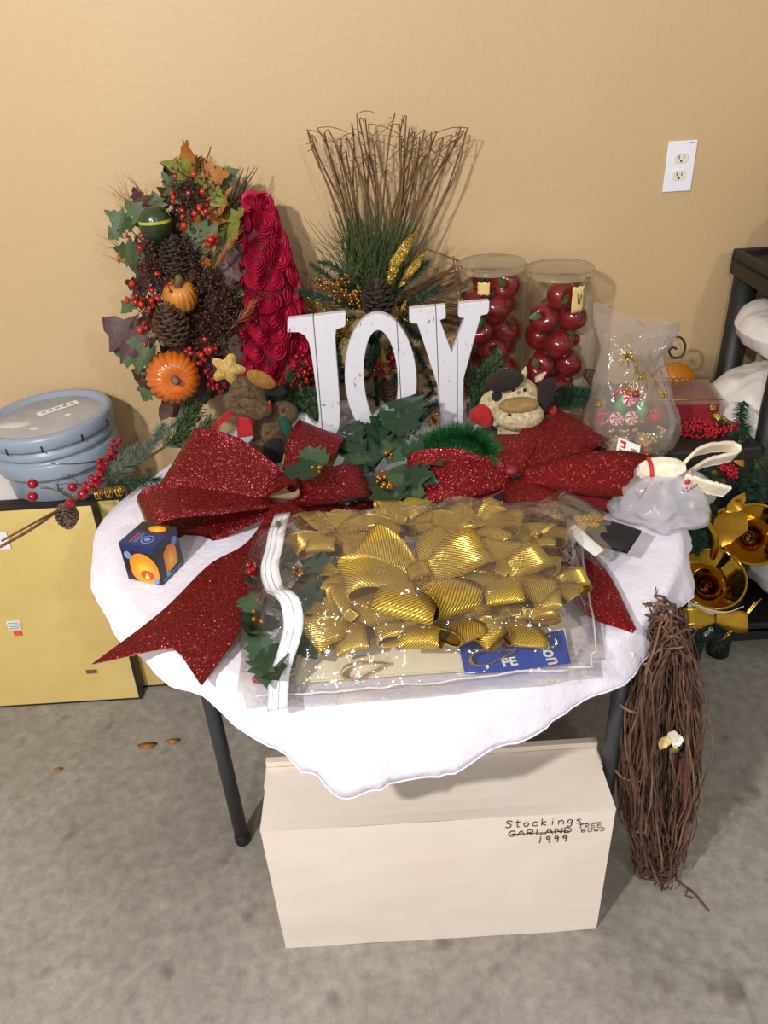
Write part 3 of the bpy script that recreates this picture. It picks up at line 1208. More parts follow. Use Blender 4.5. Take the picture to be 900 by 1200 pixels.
for a in (-2.35, -1.9, -1.35, -0.75, -0.2):
    mb = MB()
    c = V((0.1572 * math.cos(a), 0.1572 * math.sin(a), 0.213))
    mb.box(brot @ c + V(BC), (0.0022, 0.004, 0.018), Matrix.Rotation(a, 3, 'Z'))
    mb.build('lid_notch', 'slot', ld, smooth=False)
mb = MB()
pts = [brot @ V((0.152 * math.cos(a), 0.152 * math.sin(a), 0.165 - 0.055 * math.sin((a + 1.3) / 2.6 * PI))) + V(BC) for a in [-1.3 + 2.6 * k / 16 for k in range(17)]]
mb.tube(pts, 0.002, 6)
mb.build('wire_handle', 'chrome', bk)
mb = MB()
mb.lathe([(0.001, 0), (0.009, 0), (0.0095, 0.004), (0.008, 0.013), (0.001, 0.014)], (-0.795, -0.262, 0.6), 12)
cp = mb.build('bottle_cap', 'bluecap')
tag(cp, 'small blue plastic cap in front of the bucket', 'cap')
cp.location = (G(53, 577, 0.6).x, -0.262, 0.6005)

# ================================================================== BLACK SHELVING UNIT ON THE RIGHT
sh = thing('shelving_unit', 'black plastic shelving unit against the wall right of the table', 'shelf', (1.3, -0.3, 0))
sx0, sx1, sy0, sy1 = 0.925, 1.78, -0.385, -0.06
for (x, y) in ((sx0 + 0.035, sy1 - 0.03), (sx1 - 0.035, sy1 - 0.03), (sx0 + 0.035, sy0 + 0.03), (sx1 - 0.035, sy0 + 0.03)):
    mb = MB()
    mb.tube([(x, y, 0), (x, y, 1.08)], 0.031, 16)
    mb.build('post', 'blackplastic', sh)
for z in (0.105, 0.53, 1.075):
    mb = MB()
    mb.box(((sx0 + sx1) / 2, (sy0 + sy1) / 2, z), (sx1 - sx0, sy1 - sy0, 0.018))
    for y in (sy0 + 0.008, sy1 - 0.008):
        mb.box(((sx0 + sx1) / 2, y, z - 0.008), (sx1 - sx0, 0.016, 0.062))
    for x in (sx0 + 0.008, sx1 - 0.008):
        mb.box((x, (sy0 + sy1) / 2, z - 0.008), (0.016, sy1 - sy0 - 0.034, 0.062))
    s_ = mb.build('shelf_board', 'blackplastic', sh, smooth=False)
    bv = s_.modifiers.new('bevel', 'BEVEL')
    bv.width = 0.004
    bv.segments = 2


def pillow(label, c, s, rz, seedz):
    mb = MB()
    N = 32
    R = Matrix.Rotation(rz, 3, 'Z')
    for sg in (1, -1):
        g = []
        for i in range(N + 1):
            row = []
            for j in range(N + 1):
                u, v = -1 + 2 * i / N, -1 + 2 * j / N
                h = ((1 - u ** 2) * (1 - v ** 2)) ** 0.42
                w = 1 - 0.16 * (u * u * v * v) - 0.03 * (u * u + v * v)
                wr = 0.03 * noise.noise(V((u * 2.2, v * 2.2, seedz))) - 0.022 * abs(noise.noise(V((u * 4 + v * 2, v * 3, seedz + 3)))) - 0.012 * abs(noise.noise(V((u * 9, v * 7, seedz + 6))))
                p = V((u * s[0] / 2 * w, v * s[1] / 2 * w, sg * (h * s[2] / 2 + wr * h)))
                row.append(R @ p + V(c))
            g.append(row if sg > 0 else row[::-1])
        mb.grid(g)
    o = mb.build('pillow', 'pillow')
    tag(o, label, 'pillow', 'white pillows on the black shelves')
    return o


pillow('large plump white pillow on the middle black shelf beside the table', (1.075, -0.225, 0.700), (0.46, 0.29, 0.30), 0.03, 1)
pillow('white pillow squeezed under the top black shelf above the large pillow', (1.12, -0.225, 0.935), (0.44, 0.28, 0.16), -0.06, 5)
pillow('white pillow on the lowest black shelf behind the gold horns', (1.25, -0.22, 0.235), (0.42, 0.30, 0.22), 0.05, 9)
# black tote on top of the unit
mb = MB()
mb.prism([(0, 0), (0.06, 0.0), (0.34, 0.0), (0.34, 0.26), (0.05, 0.26), (0.09, 0.155), (0.018, 0.085)],
         lambda x, y, d: V((0.985 + x, -0.31 + d, 1.087 + y)), 0.18)
o = mb.build('black_case', 'blackplastic', smooth=False)
tag(o, 'black folded case on top of the shelving unit at the right edge', 'case')
bv = o.modifiers.new('bevel', 'BEVEL')
bv.width = 0.006
bv.segments = 2

# ================================================================== JOY SIGN
JY = -0.318
JTH = 0.022
js = thing('joy_sign', 'white distressed wooden sign spelling JOY standing in the middle of the table', 'sign', (0.04, JY, T0))
zoff = T0 - 0.748


def letter_bm(outer, inner=None):
    bm = bmesh.new()

    def ring(pts, y):
        return [bm.verts.new((x, y, z)) for x, z in pts]
    f0, b0 = ring(outer, JY), ring(outer, JY + JTH)
    n = len(outer)
    for i in range(n):
        bm.faces.new((f0[i], b0[i], b0[(i + 1) % n], f0[(i + 1) % n]))
    if inner is None:
        bm.faces.new(f0)
        bm.faces.new(list(reversed(b0)))
    else:
        f1, b1 = ring(inner, JY), ring(inner, JY + JTH)
        for i in range(n):
            j = (i + 1) % n
            bm.faces.new((f1[i], f1[j], b1[j], b1[i]))
            bm.faces.new((f0[i], f0[j], f1[j], f1[i]))
            bm.faces.new((b0[i], b1[i], b1[j], b0[j]))
    bmesh.ops.recalc_face_normals(bm, faces=bm.faces)
    bmesh.ops.triangulate(bm, faces=[f for f in bm.faces if len(f.verts) > 4])
    return bm


def planks(letter, bm, cuts):
    """slice a letter at upright seams; each slice is a plank. cut: (x, slant)"""
    lo = [None] + cuts
    hi = cuts + [None]
    for a, b in zip(lo, hi):
        c = bm.copy()
        for cut, sg in ((a, -1), (b, 1)):
            if cut is None:
                continue
            x, sl = cut
            nrm = V((1, 0, -sl)).normalized() * sg
            co = V((x, 0, 0.9)) - nrm * 0.0009
            bmesh.ops.bisect_plane(c, geom=c.verts[:] + c.edges[:] + c.faces[:], plane_co=co, plane_no=nrm, clear_outer=True)
            bmesh.ops.holes_fill(c, edges=[e for e in c.edges if e.is_boundary], sides=0)
        bmesh.ops.translate(c, verts=c.verts, vec=-WL[letter.name])
        me = bpy.data.meshes.new('plank')
        c.to_mesh(me)
        c.free()
        me.materials.append(M['whitewood'])
        o = bpy.data.objects.new('plank', me)
        COL.objects.link(o)
        o.parent = letter
        WL[o.name] = WL[letter.name].copy()
        bv = o.modifiers.new('bevel', 'BEVEL')
        bv.width = 0.0012
        bv.segments = 1
        bv.limit_method = 'ANGLE'
    bm.free()


def letter_root(name, x):
    o = bpy.data.objects.new(name, None)
    o.empty_display_size = 0.03
    COL.objects.link(o)
    o.parent = js
    o.location = V((x, JY, T0)) - WL[js.name]
    WL[o.name] = V((x, JY, T0))
    return o


Zb = 0.748 + zoff - 0.0
Jp = [(-.192, 1.066), (-.059, 1.073), (-.061, 1.047), (-.065, 1.040), (-.084, 1.035), (-.088, 1.012), (-.0895, .90), (-.091, .83), (-.098, .785), (-.115, .757), (-.14, Zb), (-.185, Zb),
      (-.207, .757), (-.217, .778), (-.216, .802), (-.205, .822), (-.19, .828), (-.172, .822), (-.160, .806), (-.152, .797), (-.146, .803), (-.143, .83), (-.1445, .92), (-.146, .97), (-.149, 1.006), (-.157, 1.026), (-.170, 1.034), (-.196, 1.036)]
lj = letter_root('letter_j', -0.14)
planks(lj, letter_bm(Jp), [(-.1365, 0.02)])
Oo, Oi = [], []
for k in range(48):
    a = 2 * PI * k / 48
    ca, sa = math.cos(a), math.sin(a)
    oc, hz = 0.012, (1.066 + Zb) / 2
    Oo.append((oc + 0.0855 * ca, hz + (1.066 - Zb) / 2 * sa))
    Oi.append((oc + 0.0405 * ca, hz + 0.002 + ((1.066 - Zb) / 2 - 0.040) * sa))
lo_ = letter_root('letter_o', 0.012)
planks(lo_, letter_bm(Oo, Oi), [(0.0575, -0.01)])
Yp = [(.086, 1.072), (.168, 1.075), (.169, 1.052), (.166, 1.045), (.155, 1.042), (.182, .962), (.212, 1.043), (.200, 1.045), (.197, 1.05), (.199, 1.077), (.268, 1.079), (.267, 1.056), (.263, 1.049), (.249, 1.047),
      (.2095, .895), (.209, .80), (.209, Zb), (.152, Zb), (.151, .80), (.147, .883), (.103, 1.037), (.089, 1.039), (.085, 1.044)]
ly = letter_root('letter_y', 0.18)
planks(ly, letter_bm(Yp), [(0.1495, -0.02), (0.195, 0.0)])
mb = MB()
mb.box((0.0, JY + JTH + 0.013, T0 + 0.009), (0.40, 0.024, 0.018))
mb.build('base_rail', 'whitewood', js, smooth=False)

# ================================================================== RED GLITTER BOWS
def loop_path(K, d, n, L, h, N=22, tilt=0.0, skew=0.0):
    K, d, n = V(K), V(d).normalized(), V(n)
    n = (n - d * n.dot(d)).normalized()
    out = []
    for i in range(N + 1):
        a = 2 * PI * i / N
        s = (1 - math.cos(a)) / 2
        out.append(K + d * L * s ** 0.8 + n * (h / 2 * math.sin(a) * (0.35 + 0.65 * s) + skew * s))
    return out, d, n


def bow_loop(mb, K, d, n, L, h, W, pinch=0.35, th=0.0014, sag=0.0, wdir=None):
    pts, d, n = loop_path(K, d, n, L, h)
    w = d.cross(n) if wdir is None else V(wdir).normalized()
    N = len(pts) - 1
    half = []
    for i in range(N + 1):
        s = (1 - math.cos(2 * PI * i / N)) / 2
        half.append(w * (W / 2) * (pinch + (1 - pinch) * min(1, s * 2.2) ** 0.7))
    k = N // 2 - 2
    t = pts[k + 1] - pts[k - 1]
    cen = sum(pts, V((0, 0, 0))) / len(pts)
    if t.cross(half[k]).dot(pts[k] - cen) < 0:
        half = [-q for q in half]
    mb.ribbon(pts, half, th, cols=5)


def strip3(mb, A, B, n=18, bulge=0.004, fork=None, th=0.0016):
    """band between two edge lines; the last row is notched back to fork"""
    A, B = spline(A, n), spline(B, n)
    c = 6
    fr, bk = [], []
    for i in range(n):
        t = (A[min(i + 1, n - 1)] - A[max(i - 1, 0)]) + (B[min(i + 1, n - 1)] - B[max(i - 1, 0)])
        nn = t.cross(B[i] - A[i])
        if nn.z < 0:
            nn = -nn
        nn.normalize()
        for j in range(c + 1):
            u = j / c
            p = A[i].lerp(B[i], u) + nn * bulge * math.sin(PI * u)
            if fork is not None:
                k = max(0.0, (i / (n - 1) - 0.62) / 0.38)
                mid = V(fork)
                tri = 1 - abs(2 * u - 1)
                p = p.lerp(mid.lerp(A[i] if u < .5 else B[i], abs(2 * u - 1)), k * (1 if tri > 0 else 0))
            fr.append(p + nn * th / 2)
            bk.append(p - nn * th / 2)
    w = c + 1
    f0, f1 = [], []
    for i in range(n - 1):
        for j in range(c):
            a, b, d_, e = i * w + j, i * w + j + 1, (i + 1) * w + j + 1, (i + 1) * w + j
            f0.append((a, b, d_, e))
            f1.append((a, e, d_, b))
    uv = [(j / c, i / n * 3) for i in range(n) for j in range(w)]
    mb.m = 0
    mb.add(fr, f0, uv)
    mb.m = 1
    mb.add(bk, f1, uv)
    mb.m = 0


def part_bow(root, name, fn, mats=('redglit', 'tanback')):
    mb = MB()
    fn(mb)
    return mb.build(name, list(mats), root)


# left bow
KL = G(330, 578, 0.80)
lb_ = thing('red_glitter_bow', 'large dark red glitter bow with forked tail hanging over the left table edge', 'bow', (KL.x, KL.y, T0), 'red glitter ribbon bows on the table')
mats = ('redglit2', 'tanback')
part_bow(lb_, 'loop', lambda m: bow_loop(m, KL + V((0, 0.01, 0.01)), (-0.92, 0.36, 0.12), (0.05, -0.55, 0.85), 0.25, 0.10, 0.15, 0.4, wdir=(0.42, 0.72, 0.45)), mats)
part_bow(lb_, 'loop', lambda m: bow_loop(m, KL + V((-0.01, -0.01, -0.01)), (-0.97, -0.10, -0.03), (0.1, -0.30, 1), 0.275, 0.12, 0.13, 0.4, wdir=(0.40, -0.9, -0.12)), ('redglit2', 'redglit2'))
part_bow(lb_, 'loop', lambda m: bow_loop(m, KL + V((0.02, 0.02, 0.0)), (0.30, 0.85, 0.22), (0.3, -0.4, 1), 0.19, 0.07, 0.11, 0.4), mats)
part_bow(lb_, 'loop', lambda m: bow_loop(m, KL + V((0.01, -0.01, -0.01)), (0.96, 0.14, 0.03), (0, -0.35, 1), 0.175, 0.07, 0.10, 0.5, wdir=(-0.25, 0.9, 0.3)), ('redglit2', 'redglit2'))
part_bow(lb_, 'knot', lambda m: bow_loop(m, KL + V((-0.03, -0.005, 0.01)), (1, 0.1, 0.15), (0, -0.1, 1), 0.07, 0.05, 0.055, 0.8), mats)


def tailL(m):
    A = [G(322, 588, 0.80), G(290, 635, 0.79), G(245, 662, 0.778), G(190, 716, 0.765), G(107, 779, 0.752)]
    B = [G(358, 598, 0.80), G(330, 650, 0.785), G(300, 705, 0.775), G(272, 755, 0.765), G(236, 804, 0.75)]
    strip3(m, A, B, 22, 0.006, G(205, 757, 0.757))


part_bow(lb_, 'forked_tail', tailL, mats)

# right bow
KR = G(599, 558, 0.805)
rb_ = thing('red_glitter_bow', 'large bright red glitter bow lying behind the bag of gold bows', 'bow', (KR.x, KR.y, T0), 'red glitter ribbon bows on the table')
mats = ('redglit', 'redback')
part_bow(rb_, 'loop', lambda m: bow_loop(m, KR, (-0.97, 0.05, -0.06), (0, -0.5, 1), 0.22, 0.085, 0.135, 0.35, wdir=(0.1, 0.9, 0.45)), mats)
part_bow(rb_, 'loop', lambda m: bow_loop(m, KR + V((0.02, -0.01, 0.0)), (0.93, -0.16, -0.02), (0, -0.35, 1), 0.27, 0.075, 0.12, 0.35, wdir=(0.1, 0.93, 0.35)), mats)
part_bow(rb_, 'loop', lambda m: bow_loop(m, KR + V((0.01, 0.02, 0.0)), (0.62, 0.62, 0.0), (0, -0.3, 1), 0.28, 0.06, 0.16, 0.35), mats)
part_bow(rb_, 'loop', lambda m: bow_loop(m, KR + V((0, 0.02, 0.0)), (0.05, 0.9, 0.05), (0, -0.3, 1), 0.14, 0.06, 0.13, 0.4), mats)
part_bow(rb_, 'loop', lambda m: bow_loop(m, KR + V((0.01, -0.01, -0.005)), (0.15, -0.85, -0.1), (0, 0.3, 1), 0.13, 0.05, 0.11, 0.35), mats)
part_bow(rb_, 'knot', lambda m: m.sphere(KR + V((0, 0, 0.012)), (0.016, 0.013, 0.012), 12, 8), ('redback',))


def tailR(m):
    A = [G(625, 570, 0.775), G(665, 620, 0.765), G(710, 668, 0.762), G(746, 738, 0.758)]
    B = [G(600, 580, 0.775), G(640, 650, 0.765), G(680, 715, 0.76), G(742, 742, 0.757)]
    strip3(m, A, B, 16, 0.004)


part_bow(rb_, 'pointed_tail', tailR, mats)

# ================================================================== BAG OF GOLD BOWS
BQ = [V((-0.235, -1.205)), V((0.330, -1.185)), V((0.395, -0.765)), V((-0.300, -0.775))]   # footprint BL, BR, TR, TL


def bagxy(u, v):
    return (BQ[0] * (1 - u) * (1 - v) + BQ[1] * u * (1 - v) + BQ[2] * u * v + BQ[3] * (1 - u) * v)


def baghgt(u, v):
    a = max(0.0, 1 - (2 * u - 1) ** 4) ** 0.6
    t = min(1.0, v / 0.30)
    rise = t * t * (3 - 2 * t)
    back = max(0.0, 1 - max(0, (v - 0.72) / 0.28) ** 2.2) ** 0.7
    return 0.012 + 0.122 * a * rise * back


BAGZ = T0 + 0.001
bg = thing('vinyl_zip_bag', 'clear crinkled vinyl bag with white zipper holding gold bows at the front', 'bag', (0.05, -1.0, BAGZ))
mb = MB()
N1, N2 = 72, 54
gtop = []
for i in range(N1 + 1):
    row = []
    for j in range(N2 + 1):
        u, v = i / N1, j / N2
        q = bagxy(u, v)
        e = min(u, 1 - u, v, 1 - v) * 12
        e = min(1.0, e)
        h = baghgt(u, v)
        cr = 0.012 * noise.noise(V((u * 7, v * 6, 1))) + 0.014 * abs(noise.noise(V((u * 13, v * 11, 4)))) + 0.006 * abs(noise.noise(V((u * 30, v * 26, 7))))
        bow_ = 1 + 0.03 * noise.noise(V((u * 5, v * 5, 11)))
        cen = bagxy(.5, .5)
        q = cen + (q - cen) * bow_ * (0.97 if (abs(2 * u - 1) > .8 and abs(2 * v - 1) > .8) else 1.0)
        row.append(V((q.x, q.y, BAGZ + 0.003 + h * (0.25 + 0.75 * e) + cr * e)))
    gtop.append(row)
mb.grid(gtop)
mb.build('vinyl_top', 'bagfilm', bg)
mb = MB()
mb.grid([[V((p.x, p.y, BAGZ + 0.0008)) for p in reversed(r)] for r in gtop[::6] + [gtop[-1]]])
mb.build('vinyl_base', 'bagfilm', bg)


def bagz(x, y):
    best = min((((p.x - x) ** 2 + (p.y - y) ** 2, p.z) for r in gtop[::2] for p in r[::2]))
    return best[1]


mb = MB()
mb.tube([gtop[i][2] + V((0, 0, 0.001)) for i in range(2, N1 - 1)], 0.0018, 5)
mb.tube([gtop[N1 - 2][j] + V((0, 0, 0.001)) for j in range(2, N2 - 1)], 0.0016, 5)
tag(mb.build('welded_seam', 'seam', bg), 'shiny clear welded edge')
# zipper over the left end
zp = []
for px, py, h in ((331, 602, 0.845), (322, 640, 0.86), (316, 668, 0.857), (326, 700, 0.848), (344, 722, 0.842), (340, 752, 0.835), (328, 790, 0.79), (325, 832, 0.757)):
    zp.append(G(px, py, h))
zpts = spline(zp, 50)
for p in zpts:
    p.z = max(p.z, bagz(p.x, p.y) + 0.003)
for _ in range(3):
    zpts = [zpts[0]] + [(zpts[i - 1] + zpts[i] * 2 + zpts[i + 1]) / 4 for i in range(1, len(zpts) - 1)] + [zpts[-1]]
mb = MB()
mb.ribbon(zpts, [V((1, 0.05, 0.12)).normalized() * 0.0155 for _ in zpts], 0.0014, 0, 0, cols=4)
zt = mb.build('zipper_tape', 'zipper', bg)
mb = MB()
mb.tube([p + V((0, -0.0004, 0.0016)) for p in zpts], 0.0016, 6)
for s in (-1, 1):
    mb.tube([p + V((s * 0.0085, 0, 0.0010)) for p in zpts], 0.0006, 4)
mb.build('zipper_teeth', 'zipper', zt)
mb = MB()
zc = zpts[3] + V((0, -0.002, 0.005))
mb.box(zc, (0.008, 0.012, 0.005))
mb.tube([zc + V((0, -0.004, 0.002)), zc + V((0.001, -0.014, 0.002)), zc + V((0.001, -0.026, -0.002))], 0.0022, 6)
mb.build('zipper_pull', 'chrome', zt, smooth=False)

# cream felt piece with a blue printed band inside the bag
fl = thing('cream_felt_piece', 'cream felt piece with blue lettered band under the gold bows', 'fabric', (0.05, -1.08, BAGZ + 0.003))
mb = MB()
A = [G(345, 800, 0.752), G(450, 792, 0.752), G(560, 784, 0.752), G(668, 770, 0.752)]
B = [G(352, 740, 0.752), G(450, 730, 0.752), G(560, 720, 0.752), G(655, 705, 0.752)]
strip3(mb, A, B, 20, 0.002, th=0.004)
mb.build('felt_sheet', 'cream', fl)
mb = MB()
A = [G(545, 790, 0.7565), G(600, 786, 0.7565), G(669, 777, 0.7565)]
B = [G(536, 752, 0.7565), G(600, 750, 0.7565), G(660, 738, 0.7565)]
strip3(mb, A, B, 12, 0.001, th=0.001)
bb = mb.build('blue_band', 'blue', fl)
tw = text_mesh('tion', 0.034, 'paper', bold=0.0006)
p = G(644, 765, 0.7585)
place(tw, 'lettering', bb, Matrix.Translation(p) @ Matrix.Rotation(math.radians(-82), 4, 'Z'))
tw = text_mesh('FE', 0.026, 'paper', bold=0.0006)
place(tw, 'lettering', bb, Matrix.Translation(G(597, 776, 0.7585)) @ Matrix.Rotation(math.radians(6), 4, 'Z'))


def gold_bow(label, c, s, rz, tilt, nl=6):
    root = thing('gold_bow', label, 'bow', c, 'gold ribbon bows inside the clear zip bag')
    R = Matrix.Rotation(rz, 3, 'Z') @ Matrix.Rotation(tilt, 3, 'X')
    for k in range(nl):
        a = 2 * PI * k / nl + rnd.uniform(-.3, .3)
        d = R @ V((math.cos(a), math.sin(a), rnd.uniform(-0.1, 0.35)))
        n_ = R @ V((rnd.uniform(-.3, .3), rnd.uniform(-.3, .3), 1))
        mb = MB()
        bow_loop(mb, c, d, n_, s * rnd.uniform(0.85, 1.15), s * rnd.uniform(0.32, 0.45), s * rnd.uniform(0.62, 0.8), 0.3, 0.001)
        mb.build('loop', ['goldlame', 'goldback'], root)
    mb = MB()
    d = R @ V((0.7, -0.7, 0))
    pts = [V(c) + d * s * 0.16 * k + V((0, 0, -0.001 * k)) for k in range(7)]
    mb.ribbon(pts, [R @ V((0.7, 0.7, 0)) * s * (0.12 + 0.035 * k) for k in range(7)], 0.001, cols=4, fork=s * 0.2)
    mb.build('tail', ['goldlame', 'goldback'], root)
    mb = MB()
    bow_loop(mb, V(c) - R @ V((s * 0.13, 0, -s * .12)), R @ V((1, 0, 0)), R @ V((0, 0, 1)), s * 0.28, s * 0.26, s * 0.3, 0.85, 0.001)
    mb.build('knot', ['goldlame', 'goldback'], root)
    return root


GB = [((385, 628), 0.82, 0.080, 0.3, 'gold lame bow at the top left corner inside the zip bag'),
      ((470, 615), 0.815, 0.075, 1.1, 'gold lame bow along the back edge inside the zip bag above the large centre bow'),
      ((560, 618), 0.82, 0.078, 2.0, 'gold lame bow along the back right inside the zip bag'),
      ((628, 632), 0.81, 0.062, 0.6, 'gold lame bow at the back right corner inside the zip bag'),
      ((490, 680), 0.835, 0.125, 0.15, 'largest gold lame bow in the middle of the zip bag'),
      ((588, 675), 0.835, 0.088, 2.5, 'gold lame bow right of the largest bow inside the zip bag'),
      ((640, 688), 0.81, 0.066, 1.4, 'gold lame bow near the right end of the zip bag'),
      ((412, 728), 0.80, 0.075, 0.8, 'gold lame bow near the zipper just above the cream felt'),
      ((505, 728), 0.805, 0.085, 0.4, 'gold lame bow in the lower middle of the zip bag'),
      ((600, 722), 0.80, 0.078, 1.9, 'gold lame bow lying just above the blue lettered band'),
      ((425, 672), 0.815, 0.080, 2.9, 'gold lame bow beside the holly inside the zip bag'),
      ((535, 652), 0.82, 0.070, 0.9, 'gold lame bow tucked behind the largest bow inside the zip bag')]
for (pp, z, s, rz, lab) in GB:
    c = G(pp[0], pp[1], z)
    gold_bow(lab, c, s, rz, rnd.uniform(-.15, .15))
# loose gold ribbon loops lying on the felt
for (px, py, lab) in ((428, 783, 'small flat gold ribbon loop lying on the cream felt near the zipper'), (578, 768, 'small crumpled gold ribbon loop lying on the blue band')):
    c = G(px, py, 0.765)
    mb = MB()
    bow_loop(mb, c + V((0.035, 0.008, 0)), (-1, -0.25, 0), (0, 0.8, 0.6), 0.075, 0.032, 0.018, 0.7, 0.001)
    tag(mb.build('gold_ribbon_loop', ['goldlame', 'goldback']), lab, 'ribbon', 'loose gold ribbon loops in the bag')


def holly_garland(name, label, anchor, leaves, clusters, cat='garland', sprigs=(), red=()):
    root = thing(name, label, cat, anchor)
    for (b, t, mat) in leaves:
        face = V((rnd.uniform(-.3, .3), -0.55 + rnd.uniform(-.3, .3), 1))
        size = (t - b).length
        put_leaf(root, 'holly', b, t - b, face, size, mat)
    for c, n, sp, r in clusters:
        mb = MB()
        berry_spray(mb, c + V((0, 0.01, -0.012)), c, n, sp, r, seg=8)
        mb.build('gold_berry_cluster', ['goldberry', 'twigdark'], root)
    for path, n, ln in sprigs:
        mb = MB()
        pine_branch(mb, path, n, ln)
        mb.build('pine_sprig', 'pineneedle', root)
    for c, n, sp, r in red:
        mb = MB()
        berry_spray(mb, c + V((0, 0.01, -0.012)), c, n, sp, r, seg=8)
        mb.build('red_berry_cluster', ['redberry', 'twigdark'], root)
    return root


# holly garland inside the left end of the bag
def GL(lst, z):
    return [(G(a, b, z + rnd.uniform(-.01, .012)), G(c, d, z + rnd.uniform(-.004, .02)), m) for a, b, c, d, m in lst]


lv = GL([(345, 640, 385, 622, 'holly'), (350, 655, 402, 648, 'holly2'), (350, 670, 410, 680, 'holly'), (355, 690, 398, 710, 'holly2'), (345, 660, 330, 630, 'holly'),
         (340, 690, 375, 735, 'holly'), (305, 690, 300, 650, 'holly'), (305, 740, 300, 780, 'holly2'), (310, 760, 330, 800, 'holly'), (300, 720, 285, 690, 'holly2'), (312, 720, 290, 750, 'holly'),
         (350, 740, 372, 775, 'holly'), (310, 770, 312, 800, 'holly2'), (360, 640, 375, 660, 'holly'), (380, 660, 415, 655, 'holly')], 0.795)
holly_garland('holly_garland', 'green holly garland with gold berries inside the zipper end of the clear bag', G(330, 715, BAGZ + 0.004),
              lv, [(G(346, 667, 0.83), 9, 0.011, 0.0052), (G(306, 722, 0.812), 9, 0.011, 0.0052)],
              sprigs=[([G(330, 660, 0.79), G(365, 690, 0.80), G(385, 720, 0.79)], 160, 0.022), ([G(312, 700, 0.785), G(300, 745, 0.785), G(310, 790, 0.775)], 160, 0.022)],
              red=[(G(294, 668, 0.815), 12, 0.010, 0.006), (G(300, 795, 0.765), 4, 0.006, 0.006)])

# holly spray and tinsel garland in the middle of the table
lv = [(G(a, b, z0), G(c, d, z1), m) for a, b, z0, c, d, z1, m in [
    (378, 548, .865, 330, 560, .865, 'holly'), (384, 545, .865, 352, 530, .87, 'holly2'), (440, 545, .80, 398, 548, .82, 'holly2'), (440, 548, .81, 425, 500, .83, 'holly'),
    (455, 545, .81, 480, 505, .84, 'holly2'), (470, 515, .84, 487, 455, .90, 'holly'), (462, 508, .84, 500, 482, .88, 'holly'), (445, 560, .80, 418, 592, .79, 'holly'),
    (470, 560, .81, 512, 562, .83, 'holly'), (480, 545, .81, 480, 592, .80, 'holly2'), (430, 530, .81, 392, 515, .82, 'holly'), (470, 530, .83, 512, 520, .85, 'holly'),
    (455, 565, .80, 455, 605, .79, 'holly'), (430, 570, .80, 398, 588, .79, 'holly2'), (465, 500, .85, 445, 478, .88, 'holly2'), (440, 520, .83, 455, 485, .86, 'holly'),
    (470, 575, .80, 500, 585, .80, 'holly'), (425, 545, .81, 405, 570, .80, 'holly'), (490, 540, .82, 520, 548, .84, 'holly2'), (420, 520, .82, 408, 492, .84, 'holly')]]
holly_garland('holly_spray', 'green holly spray with gold berries in front of the letter O', G(440, 575, T0), lv,
              [(G(455, 530, .835), 8, .010, .0052), (G(446, 557, .82), 8, .010, .0052), (G(453, 572, .81), 8, .010, .0052), (G(508, 491, .84), 12, .011, .005), (G(370, 550, .88), 3, .010, .005), (G(497, 468, .88), 2, .005, .004)],
              cat='holly', sprigs=[([G(430, 545, .79), G(415, 505, .80), G(420, 495, .80)], 140, .022), ([G(465, 540, .80), G(490, 500, .82), G(515, 470, .83)], 200, .026),
                                   ([G(455, 580, .765), G(430, 590, .765)], 90, .02), ([G(470, 585, .765), G(445, 575, .77)], 90, .02)])

tg = thing('tinsel_garland', 'bright green tinsel garland clump beside the letter Y', 'garland', G(535, 535, T0))
mb = MB()
pth = spline([G(498, 528, .835), G(515, 516, .85), G(545, 512, .855), (G(564, 520, .85)), G(572, 532, .835)], 14)
pine_branch(mb, pth, 4200, 0.042, 0.0011, 0.004, 0.2)
mb.build('tinsel', 'garlandgreen', tg)
mb = MB()
pth = spline([G(452, 592, .76), G(470, 585, .765), G(490, 588, .76)], 8)
pine_branch(mb, pth, 260, 0.018, 0.0006, 0.002, 0.25)
mb.build('tinsel', 'garlandgreen', tg)

# ================================================================== CANDLE BOX
cb = thing('candle_box', 'small square flameless candle carton on the left edge of the cloth', 'carton', G(186, 665, T0))
c0 = G(190, 686, T0)
ang = math.atan2((G(155, 679, T0) - c0).y, (G(155, 679, T0) - c0).x)
ux = V((math.cos(ang), math.sin(ang), 0))            # along the front-left face
uy = V((ux.y, -ux.x, 0))
if uy.y < 0:
    uy = -uy
SZ, HZ = 0.076, 0.084
mb = MB()


def cbp(a, b, h):
    return c0 + ux * a * SZ + uy * b * SZ + V((0, 0, h * HZ))


q = [cbp(a, b, h) for a in (0, 1) for b in (0, 1) for h in (0, 1)]
BOXF = [(0, 1, 3, 2), (4, 6, 7, 5), (0, 4, 5, 1), (2, 3, 7, 6), (0, 2, 6, 4), (1, 5, 7, 3)]
mb.add(q, BOXF)
mb.build('carton_body', 'darkprint', cb, smooth=False)


def face_quad(name, mat, fn, poly, d=0.0004, parent=cb, uvr=None):
    mb = MB()
    n = len(poly)
    xs = [p[0] for p in poly]
    ys = [p[1] for p in poly]
    uv = [((x - min(xs)) / (max(xs) - min(xs)), (y - min(ys)) / (max(ys) - min(ys))) for x, y in poly]
    mb.add([fn(x, y, d) for x, y in poly] + [fn(x, y, 0) for x, y in poly], [tuple(range(n)), tuple(reversed(range(n, 2 * n)))] + [(i, (i + 1) % n, (i + 1) % n + n, i + n) for i in range(n)], uv + uv)
    return mb.build(name, mat, parent, smooth=False)


